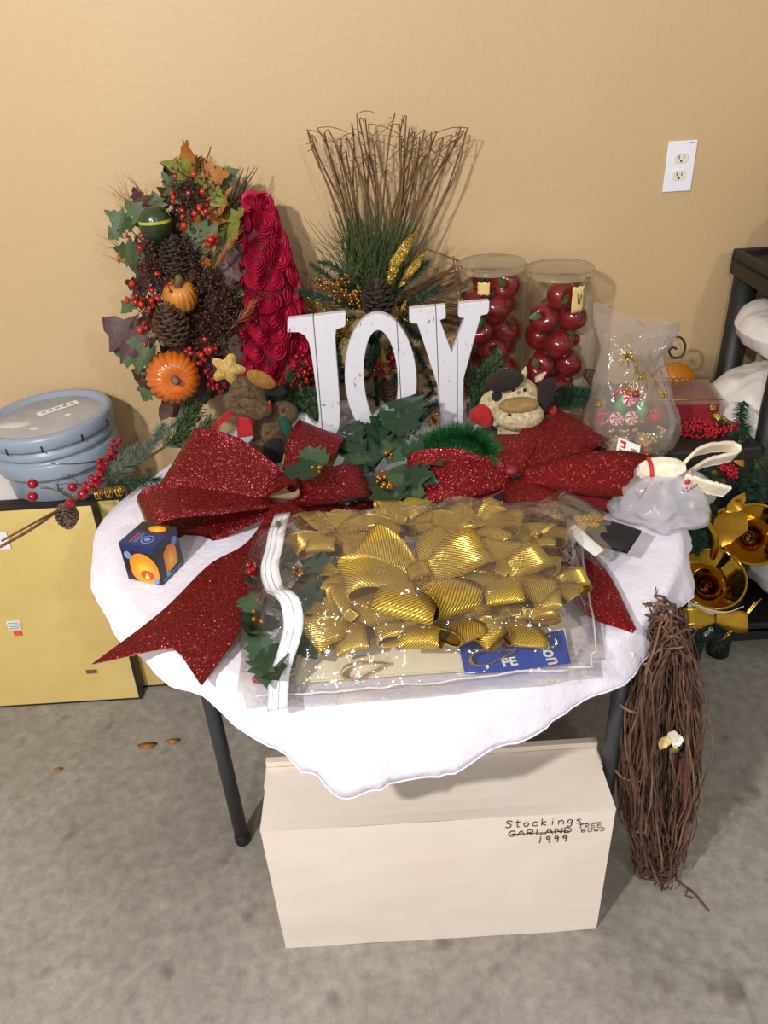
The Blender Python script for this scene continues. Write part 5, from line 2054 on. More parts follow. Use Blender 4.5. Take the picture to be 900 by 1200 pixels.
def tube_of_apples(which, cx, cy, R, H, n_layers, tape, seed, gap):
    root = thing('ornament_tube', '%s clear plastic tube of red apple ornaments against the wall' % which, 'tube', (cx, cy, T0), 'clear tubes of apple ornaments')
    mb = MB()
    mb.lathe([(R, .001), (R, H * .25), (R, H * .5), (R, H * .75), (R, H)], (cx, cy, T0), 56)
    mb.build('tube_wall', 'clear', root)
    mb = MB()
    mb.lathe([(.001, .001), (R - .001, .001), (R + .001, .003), (R + .001, .014)], (cx, cy, T0), 48)
    mb.build('base_cap', 'clear', root)
    mb = MB()
    mb.lathe([(.001, H - .004), (R - .003, H - .004), (R + .0015, H - .002), (R + .0018, H + .002), (R + .0018, H - .016)], (cx, cy, T0), 56)
    lidm = mb.build('top_cap', 'lidfilm', root)
    for (a, w, h0, h1) in tape:
        mb = MB()
        rows_ = []
        for i in range(7):
            hh = h0 + (h1 - h0) * i / 6
            rows_.append([V((cx + (R + .0026 + .001 * math.sin(i * 2)) * math.cos(a + w * (j / 6 - .5)), cy + (R + .0026) * math.sin(a + w * (j / 6 - .5)), T0 + hh + .002 * math.sin(j * 2.3) * (i in (0, 6)))) for j in range(7)])
        mb.grid(rows_)
        tp = mb.build('masking_tape', 'tape', root)
        so = tp.modifiers.new('thickness', 'SOLIDIFY')
        so.thickness = .0008
    if seed == 2:
        mb = MB()
        a, w, h0, h1 = tape[0]
        st = [(.4, .75), (.5, .35), (.55, .6), (.62, .3), (.7, .7), (.78, .55)]
        mb.tube([V((cx + (R + .0045) * math.cos(a + w * (x - .5)), cy + (R + .0045) * math.sin(a + w * (x - .5)), T0 + h0 + (h1 - h0) * y)) for x, y in st], .0008, 4)
        mb.build('pen_mark', 'ink', root)
    rr = random.Random(seed)
    ra = .0365
    ring = R - ra - .003
    for L in range(n_layers):
        cnt = 3 if L < n_layers - 1 else 2
        z = T0 + ra + .006 + L * gap
        angs = sorted([2 * PI * k / 3 + (L % 2) * PI / 3 + rr.uniform(-.18, .18) - PI / 2 for k in range(cnt)], key=math.cos)
        side = ('left', 'middle', 'right') if cnt == 3 else ('left', 'right')
        level = 'lowest layer' if L == 0 else 'top layer' if L == n_layers - 1 else ('', 'second', 'third', 'fourth', 'fifth')[L] + ' layer up'
        for k, a in enumerate(angs):
            pos = V((cx + ring * math.cos(a), cy + ring * math.sin(a), z + rr.uniform(-.003, .003)))
            m = frame(pos, (rr.uniform(-1, 1), rr.uniform(-1, 1), rr.uniform(-.2, 1)), None, ra * rr.uniform(.96, 1.03), rr.uniform(0, 6))
            ap = place(APPLE, 'apple_ornament', None, m)
            tag(ap, '%s glossy red apple of the %s inside the %s clear tube' % (side[k], level, which), 'ornament', 'apples in the %s clear tube' % which)
            for me, nm in ((ASTEM, 'stem'), (AHOOK, 'hanger')):
                c = bpy.data.objects.new(nm, me)
                COL.objects.link(c)
                c.parent = ap
            lf = bpy.data.objects.new('leaf', LEAF['plain'][0])
            COL.objects.link(lf)
            lf.parent = ap
            lf.matrix_local = Matrix.Translation((0, 0, .7)) @ Matrix.Rotation(rr.uniform(0, 6), 4, 'Z') @ Matrix.Rotation(.5, 4, 'X') @ Matrix.Diagonal((.9, .9, .9, 1))
            lf.material_slots[0].link = 'OBJECT'
            lf.material_slots[0].material = M['appleleaf']


M['lidfilm'] = film('frosted_cap', haze=0.55, haze_col='#d8c49c', gloss=0.12, bscale=12, bstr=0.2, fres=1.3)
tube_of_apples('left', .303, -.115, .080, .372, 6, [(-1.95, .36, .315, .345), (1.3, .5, .365, .371)], 1, .0562)
tube_of_apples('right', .470, -.125, .082, .352, 5, [(-1.2, .40, .262, .325), (2.4, .5, .345, .351)], 2, .0635)

# ================================================================== PLUSH COW
CW = G(604, 522, T0)
cow = thing('plush_cow', 'cream velvet plush cow with dark brown ears sitting on the red bow', 'plush toy', V((CW.x, CW.y, T0)))
cy_ = -0.40


def CP(px, py, y=cy_):
    return S(px, py, y)


mb = MB()
mb.sphere(CP(603, 470, -.40), (.062, .055, .058), 20, 14)           # head
mb.sphere(CP(608, 487, -.445), (.058, .044, .033), 22, 14)          # muzzle
mb.sphere(CP(606, 474, -.425), (.048, .036, .030), 18, 12)
mb.sphere(CP(603, 508, -.425), (.050, .040, .020), 18, 12)          # chin
mb.sphere(CP(604, 516, -.36), (.075, .065, .045), 18, 12)           # body
mb.sphere(CP(577, 475, -.40), (.032, .03, .035), 14, 10)
mb.sphere(CP(628, 508, -.40), (.03, .035, .03), 14, 10)
bd = blob(mb.build('body', 'cowfur', cow), .004, 6)
mb = MB()
mb.sphere(CP(608, 475, -.456), (.046, .026, .018), 18, 12)
mb.build('tan_nose_bridge', 'cowtan', cow)
for (a, b, y, r, rt) in ((591, 446, -.43, (.044, .030, .022), (.2, -.15, 0)), (637, 466, -.42, (.022, .022, .05), (.0, .35, .1))):
    mb = MB()
    mb.sphere(CP(a, b, y), r, 16, 10, Euler(rt).to_matrix())
    mb.build('ear', 'cowbrown', cow)
for (a, b, c, d) in ((613, 442, 616, 430), (630, 445, 640, 436)):
    mb = MB()
    mb.tube([CP(a, b, -.41), CP((a + c) / 2, (b + d) / 2, -.415), CP(c, d, -.415)], [.009, .007, .002], 8)
    mb.build('horn', 'cowfur', cow)
for a, b in ((601, 457), (615, 457)):
    mb = MB()
    mb.sphere(CP(a, b, -.468), .0042, 10, 8)
    mb.build('eye', 'eye', cow)
mb = MB()
mb.sphere(CP(597, 486, -.486), (.0035, .002, .003), 8, 6)
mb.build('nostril', 'eye', cow)
mb = MB()
mb.tube(spline([CP(585, 497, -.455), CP(598, 502, -.468), CP(612, 502, -.468), CP(625, 498, -.455)], 12), .0045, 8)
mb.build('mouth', 'cowbrown', cow)
mb = MB()
mb.sphere(CP(582, 464, -.437), (.012, .006, .013), 12, 8)
mb.build('eye_patch', 'cowbrown', cow)
mb = MB()
mb.sphere(CP(565, 486, -.42), (.026, .018, .026), 14, 10)
mb.sphere(CP(570, 494, -.425), (.018, .016, .018), 12, 8)
mb.sphere(CP(556, 487, -.41), (.014, .013, .02), 12, 8)
blob(mb.build('red_mitten', 'redplush', cow), .003, 4)
mb = MB()
mb.sphere(CP(645, 487, -.41), (.012, .014, .026), 12, 8, Euler((0, .4, 0)).to_matrix())
mb.build('red_mitten', 'redplush', cow)
put_leaf(cow, 'plain', CP(622, 502, -.445), CP(653, 492, -.44) - CP(622, 502, -.445), VIEW, .075, 'greenfelt', 'green_leaf')
mb = MB()
mb.sphere(CP(572, 508, -.43), (.022, .02, .022), 12, 8)
mb.build('hoof', 'black', cow)

# ================================================================== PLUSH MOOSE AND GOLD STAR
MY = -.36
ms = thing('plush_moose', 'dark bronze plush moose with red scarf behind the left bow', 'plush toy', V((S(300, 500, MY).x, MY - .05, T0)))
mb = MB()
mb.sphere(S(290, 462, MY), (.045, .045, .042), 18, 12)
mb.sphere(S(288, 474, MY - .03), (.055, .040, .030), 18, 12, Euler((0, .35, 0)).to_matrix())
mb.sphere(S(302, 480, MY - .035), (.035, .032, .024), 16, 10)
mb.sphere(S(318, 505, MY + .01), (.045, .05, .05), 18, 12)
mb.sphere(S(312, 526, MY), (.045, .045, .04), 18, 12)
mb.sphere(S(331, 485, MY + .02), (.04, .04, .03), 16, 10)
blob(mb.build('body', 'moosefur', ms), .004, 6)
mb = MB()
mb.sphere(S(306, 445, MY - .02), (.036, .012, .019), 16, 10, Euler((0, .55, 0)).to_matrix())
mb.build('ear', 'earfelt', ms)
mb = MB()
mb.sphere(S(320, 457, MY), (.032, .012, .015), 14, 8, Euler((0, .3, 0)).to_matrix())
mb.build('ear', 'black', ms)
mb = MB()
mb.ribbon([S(283, 482, MY - .05), S(270, 484, MY - .06), S(258, 494, MY - .06), S(245, 508, MY - .06)], [V((.3, 0, .5)).normalized() * w for w in (.008, .014, .02, .024)], .002, 0, 0, fork=.012)
mb.ribbon([S(285, 482, MY - .055), S(286, 495, MY - .065), S(288, 512, MY - .065)], [V((1, 0, .1)).normalized() * w for w in (.010, .017, .019)], .002, 0, 0)
mb.build('scarf', 'redplush', ms)
mb = MB()
mb.sphere(S(322, 528, MY - .045), (.024, .028, .032), 16, 10)
mb.build('paw', 'black', ms)
mb = MB()
mb.sphere(S(335, 500, MY - .02), (.014, .016, .03), 14, 10, Euler((0, -.35, 0)).to_matrix())
mb.build('green_mitten', 'greenfelt', ms)
mb = MB()
mb.sphere(S(316, 474, MY - .06), (.004, .004, .01), 8, 6)
mb.build('red_bead', 'redbead', ms)

sc_ = S(267, 433, -.34)
mb = MB()
st = []
for k in range(40):
    a = 2 * PI * k / 40 + .2
    r = .033 * (1 + .26 * math.cos(5 * a + .4))
    st.append((r * math.cos(a), r * math.sin(a)))
ringN = 6
for sg in (1, -1):
    g = []
    for i in range(ringN + 1):
        f = i / ringN
        g.append([sc_ + V((x * f, -sg * .014 * (1 - f ** 2.5) + .0, y * f)) for x, y in st + [st[0]]])
    mb.grid(g if sg < 0 else g[::-1])
so_ = mb.build('plush_star', 'starplush')
tag(so_, 'puffy gold velvet star between the pumpkin and the plush moose', 'star')

# ================================================================== CLOUDY BAG OF ORNAMENTS
BY = -.445
bc = G(742, 540, T0)
bcx, bcy = .585, -.445
ob = thing('ornament_bag', 'tall cloudy plastic bag of small ornaments and beads right of the apple tubes', 'bag', (bcx, bcy, T0))
prof = [(0.001, .072, .050, 0, 0), (.01, .092, .062, 0, 0), (.045, .102, .068, 0, 0), (.085, .097, .064, -.002, 0), (.13, .085, .056, -.006, .01), (.17, .076, .046, -.010, .02), (.21, .067, .034, -.012, .03), (.24, .064, .024, -.012, .035),
        (.27, .074, .015, -.004, .04), (.30, .076, .010, -.002, .045), (.325, .060, .006, -.016, .05)]
mb = MB()
rows_ = []
NS = 64
for (h, a, b, dx, dy) in [tuple(x + (y - x) * t for x, y in zip(p, q)) for p, q in zip(prof, prof[1:]) for t in (0, .34, .67)] + [prof[-1]]:
    row = []
    for k in range(NS + 1):
        t = 2 * PI * k / NS
        cr = 1 + .10 * noise.noise(V((math.cos(t) * 2.2, math.sin(t) * 2.2, h * 14))) + .07 * abs(noise.noise(V((math.cos(t) * 5, math.sin(t) * 5, h * 26))))
        x = 1.1 * a * math.cos(t) * cr
        flare = max(0, (h - .225) / .10)
        hz = h + flare * (.02 * math.sin(t * 2 + 1) - .05 * max(0, math.cos(t)) * 1.0)
        row.append(V((bcx + dx + x + .018 * flare * math.cos(t), bcy + dy + b * math.sin(t) * cr, T0 + .001 + hz)))
    rows_.append(row)
mb.grid(rows_)
mb.build('plastic_film', 'bagfilm2', ob)
mb = MB()
tri = [S(735, 392, BY - .02), S(798, 378, BY - .02), S(788, 405, BY - .03), S(752, 440, BY - .05)]
mb.add([p for p in tri] + [p + V((0, .002, 0)) for p in tri], [(0, 1, 2, 3), (7, 6, 5, 4), (0, 4, 5, 1), (1, 5, 6, 2), (2, 6, 7, 3), (3, 7, 4, 0)])
mb.build('folded_corner', 'bagfilm2', ob)
mb = MB()
ca, sa = math.cos(-.55), math.sin(-.55)
TU = V((ca, sa * .75, sa * .55)).normalized()
TVv = V((.25, .55, .8)).normalized()
tq = [S(722, 528, BY - .125) + TU * x + TVv * y for x, y in ((0, 0), (.05, 0), (.05, .030), (0, .030))]
nn = TU.cross(TVv)
mb.add(tq + [p + nn * -.001 for p in tq], [(0, 1, 2, 3), (7, 6, 5, 4), (0, 4, 5, 1), (1, 5, 6, 2), (2, 6, 7, 3), (3, 7, 4, 0)])
tgo = mb.build('price_tag', 'paper', ob, smooth=False)
mb = MB()


def tagq(x0, y0, x1, y1):
    o_ = tq[0]
    q = [o_ + TU * x + TVv * y + nn * .0006 for x, y in ((x0, y0), (x1, y0), (x1, y1), (x0, y1))]
    mb.add(q + [p - nn * .0005 for p in q], [(0, 1, 2, 3), (7, 6, 5, 4), (0, 4, 5, 1), (1, 5, 6, 2), (2, 6, 7, 3), (3, 7, 4, 0)])


tagq(.006, .020, .018, .026)
tagq(.014, .011, .019, .026)
tagq(.008, .011, .018, .014)
mb.build('red_logo', 'redink', tgo, smooth=False)
mb = MB()
for k in range(7):
    tagq(.032 + .002 * k, .006, .033 + .002 * k, .018)
tagq(.005, .004, .02, .006)
mb.build('barcode', 'ink', tgo, smooth=False)


def inbag(px, py, dy=0.0):
    return S(px, py, bcy - .028 + dy)


for (a, b, lab) in ((722, 491, 'peppermint disc ornament lower left inside the cloudy bag'), (740, 490, 'peppermint disc ornament lower right inside the cloudy bag'), (737, 468, 'peppermint disc ornament above the other two inside the cloudy bag')):
    c = inbag(a, b)
    root = thing('peppermint_ornament', lab, 'ornament', c, 'peppermint ornaments in the cloudy bag')
    mb = MB()
    R = V((.1, -.9, .4)).to_track_quat('Z', 'Y').to_matrix()
    mb.lathe([(.0005, -.006), (.012, -.006), (.0155, -.003), (.0155, .003), (.012, .006), (.0005, .006)], c, 24, R)
    mb.build('white_disc', 'peprwhite', root)
    for k in range(6):
        mb = MB()
        a0 = 2 * PI * k / 6
        pts = [R @ V((.0145 * t * math.cos(a0 + t * .9), .0145 * t * math.sin(a0 + t * .9), .0066)) + c for t in (.15, .4, .7, 1.0)]
        mb.tube(pts, [.0010, .0018, .0025, .0030], 5)
        mb.build('red_swirl', 'peprred', root)
for (a, b, lab) in ((727, 476, 'left green candy ornament inside the cloudy bag'), (752, 482, 'right green candy ornament inside the cloudy bag')):
    c = inbag(a, b, .012)
    mb = MB()
    mb.sphere(c, (.014, .012, .017), 14, 10)
    o = mb.build('green_candy', 'peprgreen')
    tag(o, lab, 'ornament', 'green candy ornaments in the cloudy bag')
    mb = MB()
    for sg in (-1, 1):
        mb.lathe([(.003, 0), (.010, .012)], c + V((0, 0, .012 * sg)), 10, Matrix.Diagonal((1, 1, sg)))
    mb.build('wrapper_twist', 'peprgreen', o)
for (a, b, r, mt, lab) in ((706, 490, .013, 'pinkring', 'pink ring ornament at the left side inside the cloudy bag'), (727, 463, .014, 'pinkring', 'pink cane ornament near the top inside the cloudy bag')):
    c = inbag(a, b)
    mb = MB()
    sp = 2 * PI if 'ring' in lab else 3.6
    pts = [c + V((r * math.cos(t), -.002, r * math.sin(t))) for t in [sp * k / 24 for k in range(24)]]
    mb.tube(pts, .0026, 8, closed=sp > 6)
    tag(mb.build('pink_ornament', mt), lab, 'ornament', 'pink ornaments in the cloudy bag')
for i, (a, b, r, lab) in enumerate(((735, 418, .024, 'largest gold star'), (733, 455, .016, 'gold star above the peppermints'), (701, 474, .009, 'small gold star at the left'), (767, 480, .012, 'small gold star at the right'), (778, 462, .012, 'gold star near the right edge'), (752, 440, .012, 'gold star below the twist'), (787, 505, .009, 'tiny gold star at the lower right'))):
    c = inbag(a, b)
    mb = MB()
    for k in range(8):
        d = rv(1).normalized()
        d = V((math.cos(k * .785 + .2), -.25 + rnd.uniform(-.3, .3), math.sin(k * .785 + .2))).normalized()
        mb.tube([c, c + d * r * .4, c + d * r], [.002, .0016, .0003], 4)
    tag(mb.build('gold_star_ornament', 'goldstar'), lab + ' spike ornament inside the cloudy bag', 'ornament', 'gold star ornaments in the cloudy bag')
mb = MB()
for k in range(7):
    p = inbag(745 + rnd.uniform(-6, 6), 412, .01)
    q = inbag(752 + rnd.uniform(-14, 22), 470 + rnd.uniform(-10, 20), .0)
    pts = spline([p, p.lerp(q, .35) + rv(.012), p.lerp(q, .7) + rv(.012), q], 16)
    mb.tube(pts, .0008, 4)
tag(mb.build('gold_wire_garland', 'goldstar'), 'thin gold wire garland running down inside the cloudy bag', 'garland', kind='stuff')
bg_ = thing('bead_garland', 'string of pearly gold beads at the bottom of the cloudy bag', 'garland', (bcx, bcy, T0 + .004))
bpts = spline([inbag(700, 520, .0), inbag(712, 528, -.015), inbag(726, 524, -.02), inbag(716, 514, -.01), inbag(735, 515, -.01), inbag(728, 535, -.02), inbag(705, 508, .0), inbag(745, 505, .0), inbag(765, 515, -.01), inbag(755, 520, -.015), inbag(778, 508, .0), inbag(770, 500, .01)], 90)
mb = MB()
mb.sphere((0, 0, 0), .0047, 8, 6)
bead = mb.mesh('bead', 'goldbead')
for p in bpts:
    q = p + rv(.004)
    q.z = max(q.z, T0 + .012)
    place(bead, 'bead', bg_, Matrix.Translation(q))
for (a, b, r, mt, lab) in ((752, 515, .016, 'goldbead', 'large pearl ball among the gold beads'), (767, 488, .013, 'peprred', 'small magenta bell ball at the right inside the cloudy bag'), (745, 462, .010, 'wine', 'small wine ball above the green candies inside the cloudy bag'), (703, 505, .014, 'leafbrown', 'brown acorn ball at the lower left inside the cloudy bag'), (757, 535, .012, 'peprred', 'red ball at the bottom right inside the cloudy bag')):
    c = inbag(a, b, .0)
    c.z = max(c.z, T0 + r + .003)
    mb = MB()
    mb.sphere(c, r, 16, 12)
    o = mb.build('ball_ornament', mt)
    tag(o, lab, 'ornament', 'ball ornaments in the cloudy bag')
    mb = MB()
    mb.lathe([(.003, 0), (.003, .005), (.0005, .006)], c + V((0, 0, r - .001)), 10)
    mb.build('cap', 'goldstar', o)

# ================================================================== THINGS BEHIND THE BAG
mp_ = thing('mosaic_pumpkin', 'orange mosaic pumpkin with curled wire stem behind the cloudy bag', 'decoration', (.735, -.17, T0))
mc = S(784, 466, -.16)
mb = MB()
mb.sphere(mc, (.072, .045, .098), 28, 18)
for v_ in range(len(mb.v)):
    x, y, z = mb.v[v_]
    mb.v[v_] = (x, y, max(z, T0 + .001))
mb.build('pumpkin_body', 'mosaicgrout', mp_)
k = 0
for i in range(-8, 9):
    for j in range(-4, 5):
        th_, ph = (j + .5 * (i % 2)) * .30, i * .168
        if abs(ph) > 1.35 or abs(th_) * math.cos(ph) > 1.4:
            continue
        d = V((math.sin(th_) * math.cos(ph), -math.cos(th_) * math.cos(ph), math.sin(ph)))
        p = mc + V((d.x * .072, d.y * .045, d.z * .098))
        if p.z < T0 + .012:
            continue
        nr = V((d.x / .072, d.y / .045, d.z / .098)).normalized()
        m_ = frame(p, nr, None, (.0088, .0088, .0022), rnd.uniform(0, 1))
        if k == 0:
            mb = MB()
            mb.lathe([(1.0, -1), (.92, .6), (.6, 1.0), (.01, 1.1)], seg=6)
            tile = mb.mesh('mosaic_tile', 'mosaicorange')
        k += 1
        place(tile, 'mosaic_tile', mp_, m_)
mb = MB()
pts = spline([S(768, 430, -.16), S(780, 400, -.16), S(796, 395, -.16), S(803, 405, -.16), S(799, 417, -.16), S(789, 419, -.16), S(784, 412, -.16), S(788, 407, -.16), S(793, 409, -.16)], 40)
mb.tube(pts, .003, 8)
mb.build('wire_stem', 'iron', mp_)

jr = thing('beige_jar', 'beige rounded jar half hidden behind the right apple tube', 'jar', (.555, -.09, T0))
mb = MB()
mb.lathe([(.001, .0), (.045, .0), (.05, .01), (.052, .1), (.05, .16), (.043, .22), (.028, .262), (.012, .278), (.001, .28)], (.545, -.075, T0), 32)
mb.build('jar_body', 'beigeglass', jr)
mb = MB()
for k in range(10):
    p = S(rnd.uniform(686, 698), rnd.uniform(436, 452), -.14)
    mb.sphere(p, .010, 8, 6)
mb.build('dried_flower_base', 'leafbrown', jr)

# dark tote filling the gap between table and shelves; it carries the things at the far right
to = thing('storage_tote', 'tall black storage tote between the round table and the shelving unit', 'tote', (.765, -.25, 0))
mb = MB()
mb.add([V((x, y, z)) for x, y, z in ((.66, -.43, 0), (.87, -.43, 0), (.87, -.06, 0), (.66, -.06, 0), (.645, -.445, .705), (.885, -.445, .705), (.885, -.045, .705), (.645, -.045, .705))],
       [(3, 2, 1, 0), (0, 1, 5, 4), (1, 2, 6, 5), (2, 3, 7, 6), (3, 0, 4, 7), (4, 5, 6, 7)])
mb.build('tote_body', 'blackplastic', to, smooth=False)
mb = MB()
mb.box((.765, -.247, .722), (.262, .426, .034))
tl = mb.build('tote_lid', 'blackplastic', to, smooth=False)
bv = tl.modifiers.new('bevel', 'BEVEL')
bv.width = .006
bv.segments = 2

gb_ = thing('gift_box', 'wine red gift box with clear lid at the back right of the table', 'box', (.72, -.30, T0))
gx, gy = G(832, 505, T0).x, G(832, 505, T0).y
o0 = S(828, 492, -.30)
mb = MB()
RB = Matrix.Rotation(-.12, 3, 'Z')
bcn = V((.755, -.25, T0 + .027))
mb.box(bcn, (.185, .13, .052), RB)
mb.build('box_body', 'wine', gb_, smooth=False)
mb = MB()
mb.box(bcn + V((0, 0, .03)), (.191, .136, .012), RB)
mb.build('clear_lid', 'bagfilm2', gb_, smooth=False)
mb = MB()
for k, (dx, dy) in enumerate(((0, -.068), (0, .068))):
    mb.tube([bcn + RB @ V((-.0955, dy, .037)), bcn + RB @ V((.0955, dy, .037))], .0016, 6)
mb.build('lid_edge', 'goldfoil', gb_)

br_ = thing('gold_bird', 'gold glitter bird ornament perched on the wine red box', 'ornament', S(846, 497, -.33))
mb = MB()
mb.sphere(S(841, 489, -.33), (.017, .012, .012), 14, 10, Euler((0, .55, 0)).to_matrix())
mb.sphere(S(835, 478, -.33), (.010, .009, .009), 12, 8)
mb.lathe([(.006, 0), (.003, .008), (.0004, .016)], S(836, 473, -.33), 8, V((.25, 0, 1)).to_track_quat('Z', 'Y').to_matrix())
blob(mb.build('body', 'goldglit', br_), .002, 3)
mb = MB()
mb.ribbon([S(845, 490, -.33), S(852, 496, -.335), S(861, 500, -.335)], [V((.2, -.6, .5)).normalized() * w for w in (.009, .008, .003)], .003, 0, 0)
mb.build('tail', 'goldglit', br_)

for (pts_, lab) in (([(797, 500, -.37), (812, 494, -.37), (832, 498, -.38), (836, 508, -.39), (820, 514, -.39), (805, 508, -.385), (815, 500, -.38), (838, 505, -.385), (855, 502, -.38), (868, 499, -.37)], 'red beaded garland loop draped in front of the wine red box'),
                    ([(828, 535, -.43), (842, 540, -.44), (852, 550, -.45), (860, 556, -.45), (856, 546, -.44), (844, 545, -.44)], 'short red beaded garland piece below the cream bag handle')):
    root = thing('red_bead_garland', lab, 'garland', S(*pts_[0]), 'red bead garlands at the right table edge')
    mb = MB()
    sp = spline([S(*q) for q in pts_], 40)
    for p in sp:
        for k in range(7):
            mb.sphere(p + rv(.009), .0035, 6, 4)
    tag(mb.build('beads', 'redbead', root), kind='stuff')
    mb = MB()
    mb.tube(sp, .004, 6)
    mb.build('cord', 'redback', root)

# green garland at the right table edge
gr = thing('green_garland', 'dark green pine garland hanging beside the right table edge', 'garland', S(872, 540, -.42))
for k, pa in enumerate(([(872, 470, -.40), (868, 490, -.40), (874, 508, -.41)], [(868, 505, -.40), (862, 518, -.41), (872, 530, -.42)], [(850, 530, -.42), (868, 545, -.43), (880, 560, -.44)], [(862, 555, -.44), (872, 572, -.45), (876, 588, -.46)], [(884, 560, -.42), (890, 578, -.43), (880, 590, -.44)], [(820, 545, -.45), (835, 560, -.47), (848, 575, -.48)], [(815, 600, -.55), (822, 620, -.57), (818, 645, -.58)], [(835, 590, -.52), (828, 610, -.54), (832, 640, -.55)], [(860, 590, -.48), (868, 600, -.48), (872, 605, -.48)])):
    mb = MB()
    pine_branch(mb, spline([S(*q) for q in pa], 8), 520, .026, .0011, .0025, .3)
    mb.build('pine_sprig', 'pineneedle', gr)
mb = MB()
c = S(886, 537, -.42)
for k in range(60):
    d = V((rnd.gauss(.2, .6), -.3, rnd.gauss(0, .6))).normalized()
    mb.tube([c, c + d * rnd.uniform(.03, .05)], .0006, 3, False)
mb.build('needle_burst', 'pinelong', gr)
put_leaf(gr, 'plain', S(855, 532, -.44), S(884, 545, -.44) - S(855, 532, -.44), VIEW, .07, 'goldback', 'mesh_leaf')
put_leaf(gr, 'holly', S(860, 520, -.43), S(885, 528, -.43) - S(860, 520, -.43), VIEW, .05, 'holly', 'leaf')
for (a, b) in ((835, 555), (838, 572), (845, 565)):
    mb = MB()
    mb.sphere(S(a, b, -.46), .011, 12, 8)
    mb.build('gold_ball', 'goldberry', gr)

# ================================================================== GOLD HORN DECORATION
hn = thing('gold_horn_decoration', 'polished gold twin horn decoration with ribbon hanging between table and shelf', 'decoration', S(850, 750, -.60))


def horn_bell(cx, cy, y, R, ax):
    c = S(cx, cy, y)
    z = V(ax).normalized()
    Rm = z.to_track_quat('Z', 'Y').to_matrix()
    mb = MB()
    mb.lathe([(R * .98, .0), (R * 1.0, .002), (R * 1.02, .0), (R * 1.0, -.004), (R * .86, -.012), (R * .6, -.026), (R * .38, -.045), (R * .25, -.07), (R * .18, -.11)], c, 44, Rm)
    mb.lathe([(R * .98, .0), (R * .84, -.010), (R * .58, -.024), (R * .36, -.043), (R * .23, -.068), (R * .16, -.108)], c, 44, Rm)
    b = mb.build('bell', 'goldmetal', hn)
    mb = MB()
    ring = [c + Rm @ V((R * 1.01 * math.cos(t), R * 1.01 * math.sin(t), 0)) for t in [2 * PI * k / 44 for k in range(44)]]
    mb.tube(ring, .0032, 8, closed=True)
    mb.build('rolled_rim', 'goldmetal', b)
    return c - z * .11, z


e1, z1 = horn_bell(836, 678, -.63, .071, (-.12, -.62, .78))
e2, z2 = horn_bell(884, 626, -.56, .071, (-.30, -.72, .62))
mb = MB()
mb.tube(spline([e1, e1 - z1 * .03, S(838, 640, -.58), S(828, 612, -.57), S(820, 592, -.56), S(822, 578, -.55)], 24), [.0125 - .0003 * k for k in range(24)], 12)
mb.build('horn_tube', 'goldmetal', hn)
mb = MB()
mb.tube(spline([e2, e2 - z2 * .03, S(865, 610, -.50), S(846, 598, -.51), S(838, 620, -.53), S(842, 650, -.56)], 24), .010, 12)
mb.build('horn_tube', 'goldmetal', hn)
mb = MB()
pts = spline([S(808, 708, -.66), S(830, 716, -.68), S(850, 718, -.68), S(868, 712, -.66)], 16)
mb.ribbon(pts, [V((.1, -.5, .6)).normalized() * .013 for _ in pts], .0015, 0, 0)
mb.build('white_ribbon', 'peprwhite', hn)
for (K, d, L) in (((838, 725), (-.9, 0, .1), .075), ((838, 725), (.9, -.1, -.15), .075)):
    mb = MB()
    bow_loop(mb, S(*K, -.68), d, (0, -.6, .8), L, .035, .045, .4)
    mb.build('ribbon_loop', ['goldfoil', 'goldback'], hn)
mb = MB()
pts = [S(888, 704, -.66), S(868, 728, -.67), S(844, 752, -.68)]
mb.ribbon(pts, [V((.6, 0, .5)).normalized() * .011 for _ in pts], .002, 0, 0)
mb.build('ribbon_tail', 'goldfoil', hn)
for (a, b, lsz) in (((830, 615), (812, 592), 1), ((850, 600), (872, 582), 1), ((845, 640), (862, 592), 1), ((812, 655), (803, 640), 1)):
    p, q = S(*a, -.56), S(*b, -.55)
    put_leaf(hn, 'plain', p, q - p, VIEW, (q - p).length * 1.2, 'goldfoil', 'gold_leaf')
for pa in ([(845, 735, -.66), (835, 745, -.67), (818, 752, -.67)], [(850, 735, -.66), (848, 750, -.67), (838, 760, -.67)], [(838, 728, -.66), (828, 735, -.67), (822, 742, -.67)]):
    mb = MB()
    pine_branch(mb, spline([S(*q) for q in pa], 8), 260, .018, .001, .002, .3)
    mb.build('pine_sprig', 'pineneedle', hn)
for (a, b) in ((806, 705), (812, 726), (822, 735)):
    put_leaf(hn, 'plain', S(a, b, -.66), V((.6, 0, -.5)), VIEW, .045, 'peprwhite', 'white_petal')
mb = MB()
mb.tube(spline([S(822, 578, -.55), S(835, 560, -.48), S(862, 555, -.44)], 10), .0015, 5)
mb.build('hanging_wire', 'iron', hn)

